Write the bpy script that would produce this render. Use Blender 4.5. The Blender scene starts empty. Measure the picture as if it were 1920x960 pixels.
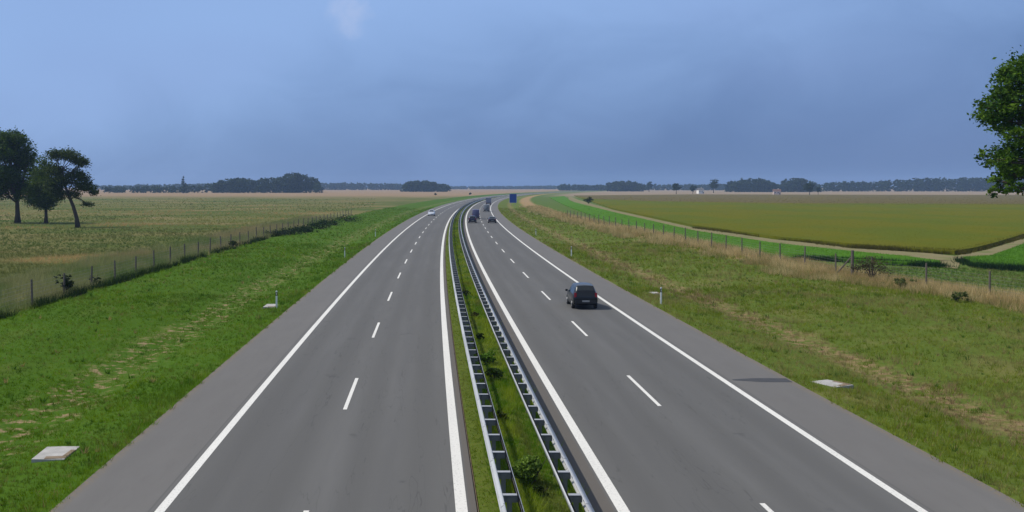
import bpy, bmesh, math, random
import numpy as np
from mathutils import Vector, Matrix

random.seed(7)
rng = np.random.default_rng(11)
R = math.radians
scene = bpy.context.scene
col = scene.collection

# ------------------------------------------------------------------ layout
CAM_H = 8.1            # eye height above the carriageways (standing on an overpass)
FPX = 1950.0           # focal length in photo pixels
def at(px, py, h=0.0):
    """photo pixel of a point at height h -> world x, y"""
    d = FPX * (CAM_H - h) / (py - 350.0)
    return (px - 801.0) * (CAM_H - h) / (py - 350.0), d
def off(s):
    """sideways drift of the road axis at distance s (a gentle right-hand bend)"""
    s = np.asarray(s, float)
    q = np.clip(s - 20.0, 0, 1480.0)
    return q * q / 12000.0 + np.clip(s - 1500.0, 0, None) * (1480.0 / 6000.0)
def offf(s): return float(off(s))
def heading(s):
    return math.atan2(min(max(s - 20.0, 0), 1480.0) / 6000.0, 1.0)

# ------------------------------------------------------------------ numpy noise
def _hash(ix, iy, seed):
    n = (ix.astype(np.int64) * 374761393 + iy.astype(np.int64) * 668265263 + seed * 974634777) & 0x7fffffff
    n = ((n ^ (n >> 13)) * 1274126177) & 0x7fffffff
    return ((n ^ (n >> 16)) & 0xffff) / 65535.0
def vnoise(x, y, seed=0):
    x = np.asarray(x, float); y = np.asarray(y, float)
    ix = np.floor(x); iy = np.floor(y); fx = x - ix; fy = y - iy
    fx = fx * fx * (3 - 2 * fx); fy = fy * fy * (3 - 2 * fy)
    a = _hash(ix, iy, seed); b = _hash(ix + 1, iy, seed); c = _hash(ix, iy + 1, seed); d = _hash(ix + 1, iy + 1, seed)
    return (a * (1 - fx) + b * fx) * (1 - fy) + (c * (1 - fx) + d * fx) * fy
def fbm(x, y, seed=0, o=3):
    v = 0; a = .5; t = 0
    for k in range(o):
        v = v + a * vnoise(np.asarray(x) * 2 ** k, np.asarray(y) * 2 ** k, seed + k); t += a; a *= .5
    return v / t
def sstep(a, b, x):
    u = np.clip((x - a) / (b - a), 0, 1); return u * u * (3 - 2 * u)

# right-hand fence line, measured along the road (s, t)
FS = np.array([-80, 40, 60, 75, 90, 105, 140, 200, 300, 450, 800, 9000.])
FT = np.array([44, 44, 42.5, 41, 37.5, 36.2, 35.6, 33.5, 30.5, 29, 28, 28.])
def tfence(s): return np.interp(s, FS, FT)
def ground_z(t, s):
    """height of the land at lateral offset t, distance s"""
    t = np.asarray(t, float); s = np.asarray(s, float)
    lp = np.interp(t, [-60, -30, -26, -20, -14.2, -11, -9.4], [.10, .18, .16, .0, -.42, -.12, -.03])
    rp = np.interp(t, [15.2, 17, 20.2, 25, 33, 40, 46], [-.03, -.12, -.40, -.05, .20, .10, .0])
    z = np.where(t < 0, lp, rp)
    b = (fbm(t * .45, s * .28, 3) - .5) * .34 * sstep(0, 3, np.minimum(np.abs(t + 9.4), np.abs(t - 15.2)))
    z = z + np.where((t < -9.4) | (t > 15.2), b, 0) * np.clip(400 / np.maximum(s, 1), 0, 1) * (1 - sstep(38, 46, t))
    return np.where((t > -9.3) & (t < 15.1), -.2, z)

# ------------------------------------------------------------------ object helpers
def tag(o, label=None, cat=None, group=None, kind=None):
    if label: o['label'] = label
    if cat: o['category'] = cat
    if group: o['group'] = group
    if kind: o['kind'] = kind
    return o
def link(o, parent=None):
    col.objects.link(o)
    if parent is not None: o.parent = parent
    return o
def empty(name, loc, rz=0.0, label=None, cat=None, group=None):
    o = bpy.data.objects.new(name, None); o.location = loc; o.rotation_euler = (0, 0, rz)
    o.empty_display_size = .3
    link(o); return tag(o, label, cat, group)
def mesh_np(name, V, F, mat, parent=None, tint=None, uv=None, smooth=False, mats=None, midx=None):
    """F: (n,3) or (n,4) int array"""
    V = np.ascontiguousarray(V, np.float32); F = np.ascontiguousarray(F, np.int32)
    me = bpy.data.meshes.new(name)
    n, k = F.shape
    me.vertices.add(len(V)); me.vertices.foreach_set('co', V.ravel())
    me.loops.add(n * k); me.loops.foreach_set('vertex_index', F.ravel())
    me.polygons.add(n)
    me.polygons.foreach_set('loop_start', np.arange(0, n * k, k, dtype=np.int32))
    if smooth: me.polygons.foreach_set('use_smooth', np.ones(n, bool))
    me.update(calc_edges=True)
    if tint is not None:
        c = np.ones((len(V), 4), np.float32); c[:, :3] = tint
        a = me.color_attributes.new('tint', 'FLOAT_COLOR', 'POINT'); a.data.foreach_set('color', c.ravel())
    if uv is not None:
        u = me.uv_layers.new(name='lay'); u.data.foreach_set('uv', np.ascontiguousarray(uv[F.ravel()], np.float32).ravel())
    for m in (mats or [mat]): me.materials.append(m)
    if midx is not None: me.polygons.foreach_set('material_index', np.asarray(midx, np.int32))
    o = bpy.data.objects.new(name, me)
    return link(o, parent)
def quads_grid(nu, nv):
    i = np.arange(nu - 1)[:, None] * nv + np.arange(nv - 1)[None, :]
    return np.stack([i, i + nv, i + nv + 1, i + 1], -1).reshape(-1, 4)

class MB:
    """collects boxes, tubes and lathes and links them as ONE mesh object"""
    def __init__(s): s.v = []; s.f = []; s.n = 0
    def add(s, V, F):
        s.v.append(np.asarray(V, float)); s.f += [tuple(int(i) + s.n for i in f) for f in F]; s.n += len(V); return s
    def box(s, c, d, rz=0.0, taper=1.0):
        x, y, z = [q / 2 for q in d]
        V = np.array([(-x, -y, -z), (x, -y, -z), (x, y, -z), (-x, y, -z), (-x * taper, -y * taper, z), (x * taper, -y * taper, z), (x * taper, y * taper, z), (-x * taper, y * taper, z)])
        if rz:
            cs, sn = math.cos(rz), math.sin(rz); V = np.stack([V[:, 0] * cs - V[:, 1] * sn, V[:, 0] * sn + V[:, 1] * cs, V[:, 2]], 1)
        return s.add(V + np.array(c), [(0, 3, 2, 1), (4, 5, 6, 7), (0, 1, 5, 4), (1, 2, 6, 5), (2, 3, 7, 6), (3, 0, 4, 7)])
    def tube(s, pts, rad, n=8, cap=True):
        pts = [Vector(p) for p in pts]; V = []; m = len(pts)
        for i, p in enumerate(pts):
            d = (pts[min(i + 1, m - 1)] - pts[max(i - 1, 0)]).normalized()
            a = d.orthogonal().normalized(); 
            ref = Vector((1, 0, 0)) if abs(d.x) < .9 else Vector((0, 1, 0))
            a = (ref - d * ref.dot(d)).normalized(); b = d.cross(a)
            r = rad[i] if hasattr(rad, '__len__') else rad
            for k in range(n):
                t = 2 * math.pi * k / n; V.append(p + (a * math.cos(t) + b * math.sin(t)) * r)
        F = []
        for i in range(m - 1):
            for k in range(n):
                F.append((i * n + k, i * n + (k + 1) % n, (i + 1) * n + (k + 1) % n, (i + 1) * n + k))
        if cap: F.append(tuple(range(n - 1, -1, -1))); F.append(tuple((m - 1) * n + k for k in range(n)))
        return s.add([tuple(v) for v in V], F)
    def build(s, name, mat, parent=None, smooth=False, bevel=0.0):
        me = bpy.data.meshes.new(name)
        me.from_pydata([tuple(v) for v in np.concatenate(s.v)], [], s.f)
        if bevel:
            bm = bmesh.new(); bm.from_mesh(me)
            bmesh.ops.bevel(bm, geom=bm.edges[:], offset=bevel, segments=2, affect='EDGES', clamp_overlap=True)
            bm.to_mesh(me); bm.free()
        if smooth: me.polygons.foreach_set('use_smooth', [True] * len(me.polygons))
        me.materials.append(mat); me.update()
        o = bpy.data.objects.new(name, me)
        return link(o, parent)

# ------------------------------------------------------------------ materials
class NT:
    def __init__(s, name):
        s.m = bpy.data.materials.new(name); s.m.use_nodes = True; s.t = s.m.node_tree; s.t.nodes.clear()
        s.out = s.t.nodes.new('ShaderNodeOutputMaterial')
    def n(s, typ, **kw):
        q = s.t.nodes.new('ShaderNode' + typ)
        for k, v in kw.items():
            if k in q.inputs: 
                if hasattr(v, 'is_output'): s.t.links.new(v, q.inputs[k])
                else: q.inputs[k].default_value = v
            else: setattr(q, k, v)
        return q
    def l(s, a, b): s.t.links.new(a, b)
    def math(s, op, a, b=0.0, c=0.0, clamp=False):
        q = s.t.nodes.new('ShaderNodeMath'); q.operation = op; q.use_clamp = clamp
        for i, v in enumerate((a, b, c)):
            if hasattr(v, 'is_output'): s.l(v, q.inputs[i])
            else: q.inputs[i].default_value = v
        return q.outputs[0]
    def mix(s, f, a, b):
        q = s.t.nodes.new('ShaderNodeMix'); q.data_type = 'RGBA'
        for i, v in ((0, f), (6, a), (7, b)):
            if hasattr(v, 'is_output'): s.l(v, q.inputs[i])
            else: q.inputs[i].default_value = v if i == 0 else (*v, 1)[:4]
        return q.outputs[2]
    def step(s, v, a, b):
        q = s.t.nodes.new('ShaderNodeMapRange'); q.interpolation_type = 'SMOOTHSTEP'
        s.l(v, q.inputs[0]); q.inputs[1].default_value = a; q.inputs[2].default_value = b
        return q.outputs[0]
    def noise(s, vec, scale, detail=3.0, rough=.55, dist=0.0):
        q = s.n('TexNoise', Scale=scale, Detail=detail, Roughness=rough, Distortion=dist)
        if vec is not None: s.l(vec, q.inputs['Vector'])
        return q.outputs[0]
    def mapv(s, vec, scale):
        q = s.n('Mapping'); s.l(vec, q.inputs[0]); q.inputs['Scale'].default_value = scale; return q.outputs[0]
    def bsdf(s, color, rough=.8, metal=0.0, spec=.4, bump=None, bstr=.3, bdist=.05, coat=0.0):
        b = s.n('BsdfPrincipled')
        for k, v in (('Base Color', color), ('Roughness', rough), ('Metallic', metal), ('Specular IOR Level', spec), ('Coat Weight', coat)):
            if hasattr(v, 'is_output'): s.l(v, b.inputs[k])
            else: b.inputs[k].default_value = (*v, 1)[:4] if k == 'Base Color' else v
        if bump is not None:
            q = s.n('Bump', Strength=bstr, Distance=bdist); s.l(bump, q.inputs['Height']); s.l(q.outputs[0], b.inputs['Normal'])
        return b
    def done(s, sh): s.l(sh.outputs[0] if hasattr(sh, 'outputs') else sh, s.out.inputs[0]); return s.m

def simple(name, c, rough=.6, metal=0.0, var=.12, scale=6.0, spec=.4, coat=0.0, bstr=.15, bdist=.01):
    t = NT(name); tc = t.n('TexCoord').outputs['Object']
    n = t.noise(tc, scale, 4)
    lo = tuple(q * (1 - var) for q in c); hi = tuple(min(q * (1 + var), 1) for q in c)
    return t.done(t.bsdf(t.mix(n, lo, hi), rough, metal, spec, bump=n, bstr=bstr, bdist=bdist, coat=coat))

def leafmat(name, trans=.35, rough=.6):
    """foliage: colour of each leaf or blade from its own tint, plus light passing through it"""
    t = NT(name); a = t.n('Attribute', attribute_name='tint').outputs[0]
    b = t.bsdf(a, rough, spec=.08)
    tr = t.n('BsdfTranslucent'); 
    hs = t.n('HueSaturation', Saturation=1.1, Value=1.25); t.l(a, hs.inputs['Color']); t.l(hs.outputs[0], tr.inputs[0])
    mx = t.n('MixShader'); mx.inputs[0].default_value = trans
    t.l(b.outputs[0], mx.inputs[1]); t.l(tr.outputs[0], mx.inputs[2])
    return t.done(mx.outputs[0])

M = {}
M['leaf'] = leafmat('leaf_mat', .30)
M['grass'] = leafmat('grass_blade_mat', .35, .7)
def bark():
    t = NT('bark'); tc = t.n('TexCoord').outputs['Object']
    n = t.noise(t.mapv(tc, (6, 6, 1.2)), 2.5, 6, .7)
    return t.done(t.bsdf(t.mix(n, (.025, .019, .014), (.085, .066, .05)), .95, bump=n, bstr=.8, bdist=.05))
M['bark'] = bark()
M['concrete'] = simple('concrete', (.35, .34, .325), .9, var=.5, scale=2.2, bstr=.2)
M['soil'] = simple('dirt', (.19, .14, .09), .95, var=.4, scale=9, bstr=.6)
M['galv'] = simple('galvanised_steel', (.62, .64, .66), .48, .35, var=.14, scale=3)
def railmat():
    t = NT('galvanised_rail'); tc = t.n('TexCoord').outputs['Object']; sx = t.n('SeparateXYZ'); t.l(tc, sx.inputs[0])
    pn = t.math('DIVIDE', sx.outputs[1], 4.0); fl = t.math('FLOOR', pn); fr = t.math('FRACT', pn)
    wn = t.n('TexWhiteNoise', noise_dimensions='1D'); t.l(fl, wn.inputs['W'])
    n = t.noise(t.mapv(tc, (5, 1.2, 5)), 1.5, 4, .65)
    c = t.mix(wn.outputs[0], (.36, .37, .38), (.50, .51, .52))
    c = t.mix(t.math('MULTIPLY', t.step(n, .5, .75), .5), c, (.33, .33, .32))
    seam = t.math('SUBTRACT', 1.0, t.step(fr, .008, .02)); c = t.mix(t.math('MULTIPLY', seam, .8), c, (.10, .10, .10))
    return t.done(t.bsdf(c, .5, .3, bump=n, bstr=.15, bdist=.01))
M['rail'] = railmat()
M['strap'] = simple('strap_zinc', (.36, .37, .39), .55, .3, var=.2, scale=5)
M['galv_dull_shaded'] = simple('galvanised_dull_shaded', (.17, .185, .21), .6, .3, var=.2, scale=5)  # zinc darkened so the colour carries the shade on the spacer faces
M['post_wood'] = simple('weathered_timber', (.11, .095, .08), .9, var=.35, scale=9, bstr=.5)
M['wire'] = simple('fence_wire', (.22, .22, .22), .6, .5)
M['white_plastic'] = simple('white_plastic', (.78, .78, .76), .5, var=.05)
M['black_plastic'] = simple('black_plastic', (.018, .018, .02), .55, var=.2)
M['reflector'] = simple('reflector_plastic', (.75, .72, .6), .25, var=.05)
M['sign_blue'] = simple('sign_blue_sheeting', (.002, .045, .30), .45, var=.1, scale=2)
M['sign_white'] = simple('sign_white_sheeting', (.72, .74, .76), .45, var=.04)
M['plaster_white'] = simple('white_plaster', (.74, .73, .70), .9, var=.07, scale=1)
M['plaster_pink'] = simple('pinkish_plaster', (.58, .47, .43), .9, var=.08, scale=1)
M['roof_tile'] = simple('roof_tile', (.13, .075, .06), .85, var=.3, scale=4)
M['roof_grey'] = simple('grey_roof', (.12, .12, .125), .85, var=.25, scale=4)
M['tyre'] = simple('tyre_rubber', (.018, .018, .018), .85, var=.2, scale=12)
M['rim'] = simple('alloy_rim', (.42, .43, .45), .32, .85, var=.05)
M['glass_dark'] = simple('car_glass', (.012, .016, .018), .05, var=.05, spec=.6, bstr=0)
M['lamp_red'] = simple('red_lamp_lens', (.33, .008, .02), .18, var=.15, spec=.6, bstr=0)
M['lamp_clear'] = simple('clear_lamp_lens', (.7, .72, .74), .12, var=.06, spec=.6, bstr=0)
M['plate'] = simple('number_plate', (.35, .35, .33), .5, var=.03)
def paint(name, c, rough=.28, metal=.2): return simple(name, c, rough, metal, var=.05, scale=1.5, spec=.35, coat=.2, bstr=0)
M['paint_black'] = paint('black_paint', (.010, .012, .014))
M['paint_dark'] = paint('dark_blue_paint', (.022, .022, .045))
M['paint_violet'] = paint('slate_violet_paint', (.075, .075, .15), .4)
M['paint_grey'] = paint('grey_paint', (.17, .18, .19), .4)
M['paint_anthracite'] = paint('anthracite_paint', (.02, .02, .026))
M['paint_silver'] = paint('silver_paint', (.62, .65, .70), .3, .4)
M['truck_tarp'] = simple('truck_tarp', (.20, .205, .26), .7, var=.1, scale=1)

# road surface: lay uv = (lateral t, distance s)
def asphalt():
    t = NT('asphalt'); uv = t.n('UVMap', uv_map='lay').outputs[0]
    sx = t.n('SeparateXYZ'); t.l(uv, sx.inputs[0]); T, S = sx.outputs[0], sx.outputs[1]
    fine = t.noise(uv, 9.0, 6, .75)
    grain = t.noise(uv, 42.0, 3, .8)
    mott = t.noise(t.mapv(uv, (.9, .06, 1)), 1.0, 4, .6)
    big = t.noise(t.mapv(uv, (.16, .02, 1)), 1.0, 2, .5)
    c = t.mix(fine, (.097, .096, .094), (.129, .128, .125))
    c = t.mix(t.math('MULTIPLY', grain, .40), c, (.066, .065, .063))
    c = t.mix(t.math('MULTIPLY', t.step(mott, .42, .75), .45), c, (.142, .141, .140))
    c = t.mix(t.math('MULTIPLY', t.step(big, .35, .7), .40), c, (.082, .081, .079))
    # polished wheel tracks, four per carriageway
    for ctr in (-5.75, -3.95, -2.0, -.2, 5.8, 7.65, 9.55, 11.4):
        d = t.math('ABSOLUTE', t.math('SUBTRACT', T, ctr))
        w = t.math('SUBTRACT', 1.0, t.step(d, .1, .75))
        c = t.mix(t.math('MULTIPLY', t.math('MULTIPLY', w, .55), t.math('ADD', mott, .25)), c, (.073, .072, .070))
    for ctr in (-4.85, -1.1, 6.7, 10.5):           # oil darkened lane centre
        d = t.math('ABSOLUTE', t.math('SUBTRACT', T, ctr))
        w = t.math('SUBTRACT', 1.0, t.step(d, .05, .55))
        c = t.mix(t.math('MULTIPLY', w, .16), c, (.06, .06, .062))
    spot = t.noise(uv, .55, 2, .5); st2 = t.noise(uv, 3.1, 3, .6)
    c = t.mix(t.math('MULTIPLY', t.step(spot, .68, .74), t.math('MULTIPLY', t.step(st2, .4, .6), .5)), c, (.05, .05, .05))
    crk = t.noise(t.mapv(uv, (.8, .05, 1)), 1.0, 4, .6)
    cl_ = t.math('SUBTRACT', 1.0, t.step(t.math('ABSOLUTE', t.math('SUBTRACT', crk, .5)), .001, .0035))
    c = t.mix(t.math('MULTIPLY', cl_, .35), c, (.035, .035, .036))
    # hard shoulders: paler, browner, dusty
    sh = t.math('ADD', t.step(T, 12.35, 12.75), t.math('SUBTRACT', 1.0, t.step(T, -7.05, -6.7)), clamp=True)
    dust = t.noise(t.mapv(uv, (1.2, .25, 1)), 1.0, 5, .65)
    shc = t.mix(dust, (.122, .116, .111), (.178, .170, .163))
    shc = t.mix(t.math('MULTIPLY', grain, .35), shc, (.075, .071, .069))
    c = t.mix(t.math('MULTIPLY', sh, .62), c, shc)
    # paver joint along the middle of each carriageway and crumbs along the outer edges
    jt = t.math('SUBTRACT', 1.0, t.step(t.math('ABSOLUTE', t.math('SUBTRACT', T, 12.62)), .01, .04))
    jt2 = t.math('SUBTRACT', 1.0, t.step(t.math('ABSOLUTE', t.math('SUBTRACT', T, -6.95)), .01, .04))
    c = t.mix(t.math('MULTIPLY', t.math('ADD', jt, jt2, clamp=True), .35), c, (.05, .05, .05))
    edge = t.math('ADD', t.step(T, 14.75, 15.15), t.math('SUBTRACT', 1.0, t.step(T, -9.35, -9.05)), clamp=True)
    c = t.mix(t.math('MULTIPLY', edge, t.step(fine, .42, .6)), c, (.17, .135, .09))
    med = t.math('MULTIPLY', t.step(T, 1.02, 1.12), t.math('SUBTRACT', 1.0, t.step(T, 4.62, 4.75)))
    c = t.mix(t.math('MULTIPLY', med, .85), c, t.mix(fine, (.085, .076, .066), (.120, .106, .093)))
    return t.done(t.bsdf(c, .88, spec=.3, bump=grain, bstr=.35, bdist=.01))
M['asphalt'] = asphalt()
def linepaint():
    t = NT('line_paint'); uv = t.n('TexCoord').outputs['Object']
    w = t.noise(uv, 14.0, 5, .7); b = t.noise(t.mapv(uv, (2, .2, 1)), 1.0, 3)
    c = t.mix(b, (.58, .57, .54), (.72, .71, .67))
    c = t.mix(t.math('MULTIPLY', t.step(w, .54, .66), .75), c, (.26, .26, .255))
    return t.done(t.bsdf(c, .7, spec=.3))
M['line'] = linepaint()

# land: zones by lateral offset, all noise driven
def land():
    t = NT('land'); uv = t.n('UVMap', uv_map='lay').outputs[0]
    sx = t.n('SeparateXYZ'); t.l(uv, sx.inputs[0]); T, S = sx.outputs[0], sx.outputs[1]
    fd = t.n('Attribute', attribute_name='fence_d').outputs[2]
    n1 = t.noise(uv, 1.6, 5, .65); n2 = t.noise(t.mapv(uv, (.28, .14, 1)), 1.0, 4, .6); n3 = t.noise(uv, 7.0, 4, .7)
    wob = t.math('MULTIPLY', t.math('SUBTRACT', n2, .5), 3.0)
    # left lawn verge
    lv = t.mix(n1, (.034, .088, .006), (.078, .145, .012))
    lv = t.mix(t.math('MULTIPLY', t.step(n2, .50, .72), .55), lv, (.105, .140, .026))
    lv = t.mix(t.math('MULTIPLY', t.step(n3, .55, .75), .6), lv, (.016, .050, .006))
    d = t.math('ABSOLUTE', t.math('ADD', T, t.math('ADD', 14.4, t.math('MULTIPLY', wob, .5))))
    strip = t.math('SUBTRACT', 1.0, t.step(d, .5, 2.2))
    lv = t.mix(t.math('MULTIPLY', strip, t.step(n1, .50, .64)), lv, (.27, .195, .115))
    # left wild meadow
    u1 = t.noise(t.mapv(uv, (.020, .022, 1)), 1.0, 4, .62); u2 = t.noise(t.mapv(uv, (.05, .05, 1)), 1.0, 4, .6)
    wm = t.mix(t.step(u1, .35, .65), (.070, .100, .022), (.150, .138, .052))
    wm = t.mix(t.math('MULTIPLY', t.step(u2, .52, .72), .75), wm, (.230, .165, .085))
    wm = t.mix(t.math('MULTIPLY', t.step(n2, .55, .75), .3), wm, (.055, .085, .020))
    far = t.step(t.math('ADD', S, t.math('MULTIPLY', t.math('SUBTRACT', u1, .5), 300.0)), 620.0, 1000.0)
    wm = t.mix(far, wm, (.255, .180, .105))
    # right verge
    rv = t.mix(n1, (.066, .108, .014), (.118, .152, .028))
    rv = t.mix(t.math('MULTIPLY', t.step(n2, .48, .70), .7), rv, (.165, .148, .052))
    rv = t.mix(t.math('MULTIPLY', t.step(n3, .52, .75), .55), rv, (.030, .066, .010))
    d2 = t.math('ABSOLUTE', t.math('SUBTRACT', T, t.math('ADD', 20.4, t.math('MULTIPLY', wob, .6))))
    strip2 = t.math('SUBTRACT', 1.0, t.step(d2, .2, 1.7))
    rv = t.mix(t.math('MULTIPLY', strip2, t.step(n1, .42, .62)), rv, (.25, .175, .095))
    # dry grass along the right-hand fence, mown path beyond
    dg = t.mix(n1, (.215, .145, .068), (.34, .24, .125))
    dgw = t.math('MULTIPLY', t.step(t.math('ADD', fd, wob), -4.5, -2.0), t.math('SUBTRACT', 1.0, t.step(fd, 1.5, 4.0)))
    path = t.mix(n2, (.060, .118, .018), (.105, .135, .032))
    rr = t.mix(t.step(fd, .5, 3.5), rv, path)
    rr = t.mix(dgw, rr, dg)
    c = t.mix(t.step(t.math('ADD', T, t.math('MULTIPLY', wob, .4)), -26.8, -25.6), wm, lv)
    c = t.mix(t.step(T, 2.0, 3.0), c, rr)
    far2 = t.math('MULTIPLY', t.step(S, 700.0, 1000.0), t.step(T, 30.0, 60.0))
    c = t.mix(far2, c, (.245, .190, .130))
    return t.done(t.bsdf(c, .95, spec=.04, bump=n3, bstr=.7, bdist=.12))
M['land'] = land()
def medmat():
    t = NT('median_turf'); uv = t.n('UVMap', uv_map='lay').outputs[0]
    n1 = t.noise(uv, 1.5, 5, .65); n3 = t.noise(uv, 8.0, 4, .7)
    c = t.mix(n1, (.040, .075, .010), (.115, .140, .020))
    c = t.mix(t.math('MULTIPLY', t.step(n3, .5, .7), .6), c, (.12, .095, .045))
    return t.done(t.bsdf(c, .95, spec=.04, bump=n3, bstr=.6, bdist=.06))
M['median'] = medmat()
def crop(name, a, b, c3, stretch=(.05, .03, 1), th=(.5, .72)):
    t = NT(name); tc = t.n('TexCoord').outputs['Object']
    n1 = t.noise(t.mapv(tc, stretch), 1.0, 5, .6); n2 = t.noise(tc, .9, 5, .7)
    c = t.mix(n2, a, b); c = t.mix(t.math('MULTIPLY', t.step(n1, *th), .8), c, c3)
    return t.done(t.bsdf(c, .95, spec=.04, bump=n2, bstr=.8, bdist=.25))
M['crop_green'] = crop('green_crop', (.050, .135, .010), (.080, .185, .014), (.055, .130, .014))
M['crop_olive'] = crop('olive_crop', (.092, .096, .004), (.125, .124, .006), (.080, .108, .008), th=(.42, .62))
M['crop_brown'] = crop('brown_crop', (.100, .085, .028), (.130, .104, .040), (.112, .084, .038))  # browner tone for the far part of the crop
M['track'] = crop('dirt_track', (.165, .15, .075), (.225, .195, .105), (.10, .135, .035), (.3, .3, 1))
M['stubble'] = crop('stubble', (.26, .19, .12), (.32, .24, .15), (.22, .17, .10), (.004, .004, 1))
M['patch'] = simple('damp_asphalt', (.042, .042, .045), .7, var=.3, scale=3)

# ------------------------------------------------------------------ ground sheet
def concat_steps(*parts): return np.unique(np.concatenate(parts))
tg = concat_steps(np.arange(-46, -9, .5), [-9.35, -9.2, 15.0, 15.12, 0, 7], np.arange(15.5, 52, .5), 46 * 1.10 ** np.arange(1, 52), -46 * 1.10 ** np.arange(1, 52))
sg = concat_steps(np.arange(-80, 16, 4), np.arange(16, 120, .5), np.arange(120, 300, 2), 300 * 1.05 ** np.arange(0, 66))
TT, SS = np.meshgrid(tg, sg, indexing='ij')
V = np.stack([TT + off(SS), SS, ground_z(TT, SS)], -1).reshape(-1, 3)
uvg = np.stack([TT, SS], -1).reshape(-1, 2)
ground = mesh_np('ground', V, quads_grid(len(tg), len(sg))[:, ::-1], M['land'], uv=uvg, smooth=True)
fa = ground.data.attributes.new('fence_d', 'FLOAT', 'POINT')
fa.data.foreach_set('value', (TT - tfence(SS)).ravel().astype(np.float32))
tag(ground, 'flat land with mown verges, wild meadow and dry grass strips', 'ground', kind='structure')

sr = concat_steps(np.arange(-80, 0, 5), np.arange(0, 600, 2.5), np.arange(600, 2600, 15))
def ribbon(name, t0, t1, z, mat, s=sr, nt=2, label=None, cat=None, kind='structure', parent=None, zf=None):
    ts = np.linspace(t0, t1, nt); A, B = np.meshgrid(ts, s, indexing='ij')
    Z = np.full_like(A, z) if zf is None else zf(A, B)
    V = np.stack([A + off(B), B, Z], -1).reshape(-1, 3)
    o = mesh_np(name, V, quads_grid(nt, len(s))[:, ::-1], mat, parent, uv=np.stack([A, B], -1).reshape(-1, 2))
    return tag(o, label, cat, kind=kind)
ribbon('road', -9.42, 1.24, 0, M['asphalt'], nt=9, label='left carriageway of grey asphalt with a wide hard shoulder', cat='road')
ribbon('road', 4.12, 15.2, 0, M['asphalt'], nt=9, label='right carriageway of grey asphalt with a wide hard shoulder', cat='road')
ribbon('road_edge_line', -6.80, -6.55, .004, M['line'], label='solid white line along the left hard shoulder', cat='road marking')
ribbon('road_edge_line', .71, 1.01, .004, M['line'], label='solid white line on the left side of the median', cat='road marking')
ribbon('road_edge_line', 4.75, 5.05, .004, M['line'], label='solid white line on the right side of the median', cat='road marking')
ribbon('road_edge_line', 12.23, 12.47, .004, M['line'], label='solid white line along the right hard shoulder', cat='road marking')
for tc_, s0, lab in ((-3.02, 19.8, 'dashed white lane line of the left carriageway'), (8.56, 20.4, 'dashed white lane line of the right carriageway')):
    Vd, Fd = [], []
    for k in range(-3, 60):
        for j in range(2):
            for e in (-.07, .07):
                s_ = s0 + 18 * k + 6.2 * j; Vd.append((tc_ + e + offf(s_), s_, .004))
        b = len(Vd) - 4; Fd.append((b, b + 1, b + 3, b + 2))
    tag(mesh_np('dashed_lane_line', Vd, np.array(Fd), M['line']), lab, 'road marking', kind='structure')
def medz(A, B): return .02 + .10 * np.clip(1 - ((A - 2.7) / 1.4) ** 2, 0, 1) + (fbm(A * 2, B * 1.3, 21) - .5) * .08
ribbon('median_ground', 1.30, 4.06, 0, M['median'], s=concat_steps(np.arange(-80, 0, 4), np.arange(0, 140, .5), np.arange(140, 600, 4), np.arange(600, 2600, 15)), nt=13, zf=medz,
       label='narrow grassy median between the carriageways', cat='median')
for a, b in ((1.245, 1.295), (4.065, 4.115)):
    ribbon('drain_slot', a, b, -.05, M['soil'], label='narrow dark drainage slot beside the median turf on the %s' % ('left' if a < 3 else 'right'), cat='drain')
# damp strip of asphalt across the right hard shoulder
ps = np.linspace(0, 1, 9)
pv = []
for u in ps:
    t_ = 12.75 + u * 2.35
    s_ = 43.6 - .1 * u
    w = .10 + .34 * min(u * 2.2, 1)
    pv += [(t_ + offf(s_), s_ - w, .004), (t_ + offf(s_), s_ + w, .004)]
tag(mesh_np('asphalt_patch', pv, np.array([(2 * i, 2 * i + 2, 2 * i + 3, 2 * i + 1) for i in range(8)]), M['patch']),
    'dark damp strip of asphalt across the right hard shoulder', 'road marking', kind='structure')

# ------------------------------------------------------------------ crop fields and farm track on the right
def poly_prism(name, pix, h, mat, label, cat, z0=-.3, kind='structure'):
    P = [at(*p) for p in pix]      # a third value is the height of the outline point
    bm = bmesh.new()
    top = [bm.verts.new((x, y, h)) for x, y in P]; bot = [bm.verts.new((x, y, z0)) for x, y in P]
    f = bm.faces.new(top); n = len(P)
    for i in range(n): bm.faces.new((bot[i], bot[(i + 1) % n], top[(i + 1) % n], top[i]))
    bmesh.ops.recalc_face_normals(bm, faces=bm.faces[:])
    bmesh.ops.triangulate(bm, faces=[f])
    me = bpy.data.meshes.new(name); bm.to_mesh(me); bm.free(); me.materials.append(mat)
    o = bpy.data.objects.new(name, me); link(o)
    return tag(o, label, cat, kind=kind), P
TRACK_UP = [(1066, 366.5), (1085, 375), (1150, 394), (1300, 427), (1450, 449.5), (1600, 464.5), (1700, 473), (1790, 479), (1830, 472), (1870, 461), (1920, 445), (2100, 405)]
TRACK_DN = [(1058, 367), (1072, 378), (1150, 399), (1300, 433), (1450, 455.5), (1600, 471), (1700, 480), (1762, 488)]
TRACK_DN = [(a, b - 3.5 * min(1, (b - 366) / 40)) for a, b in TRACK_DN]
STRIP_DN = [(1762, 500), (1700, 499), (1600, 494), (1500, 485), (1400, 470), (1300, 452), (1200, 431), (1120, 410), (1060, 386), (1030, 371)]
PATCH = [(1806, 490), (1822, 498), (1870, 505), (1930, 508), (2080, 516), (2200, 450, .7), (2080, 420, .7), (1925, 452, .7), (1860, 475, .7)]
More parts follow.
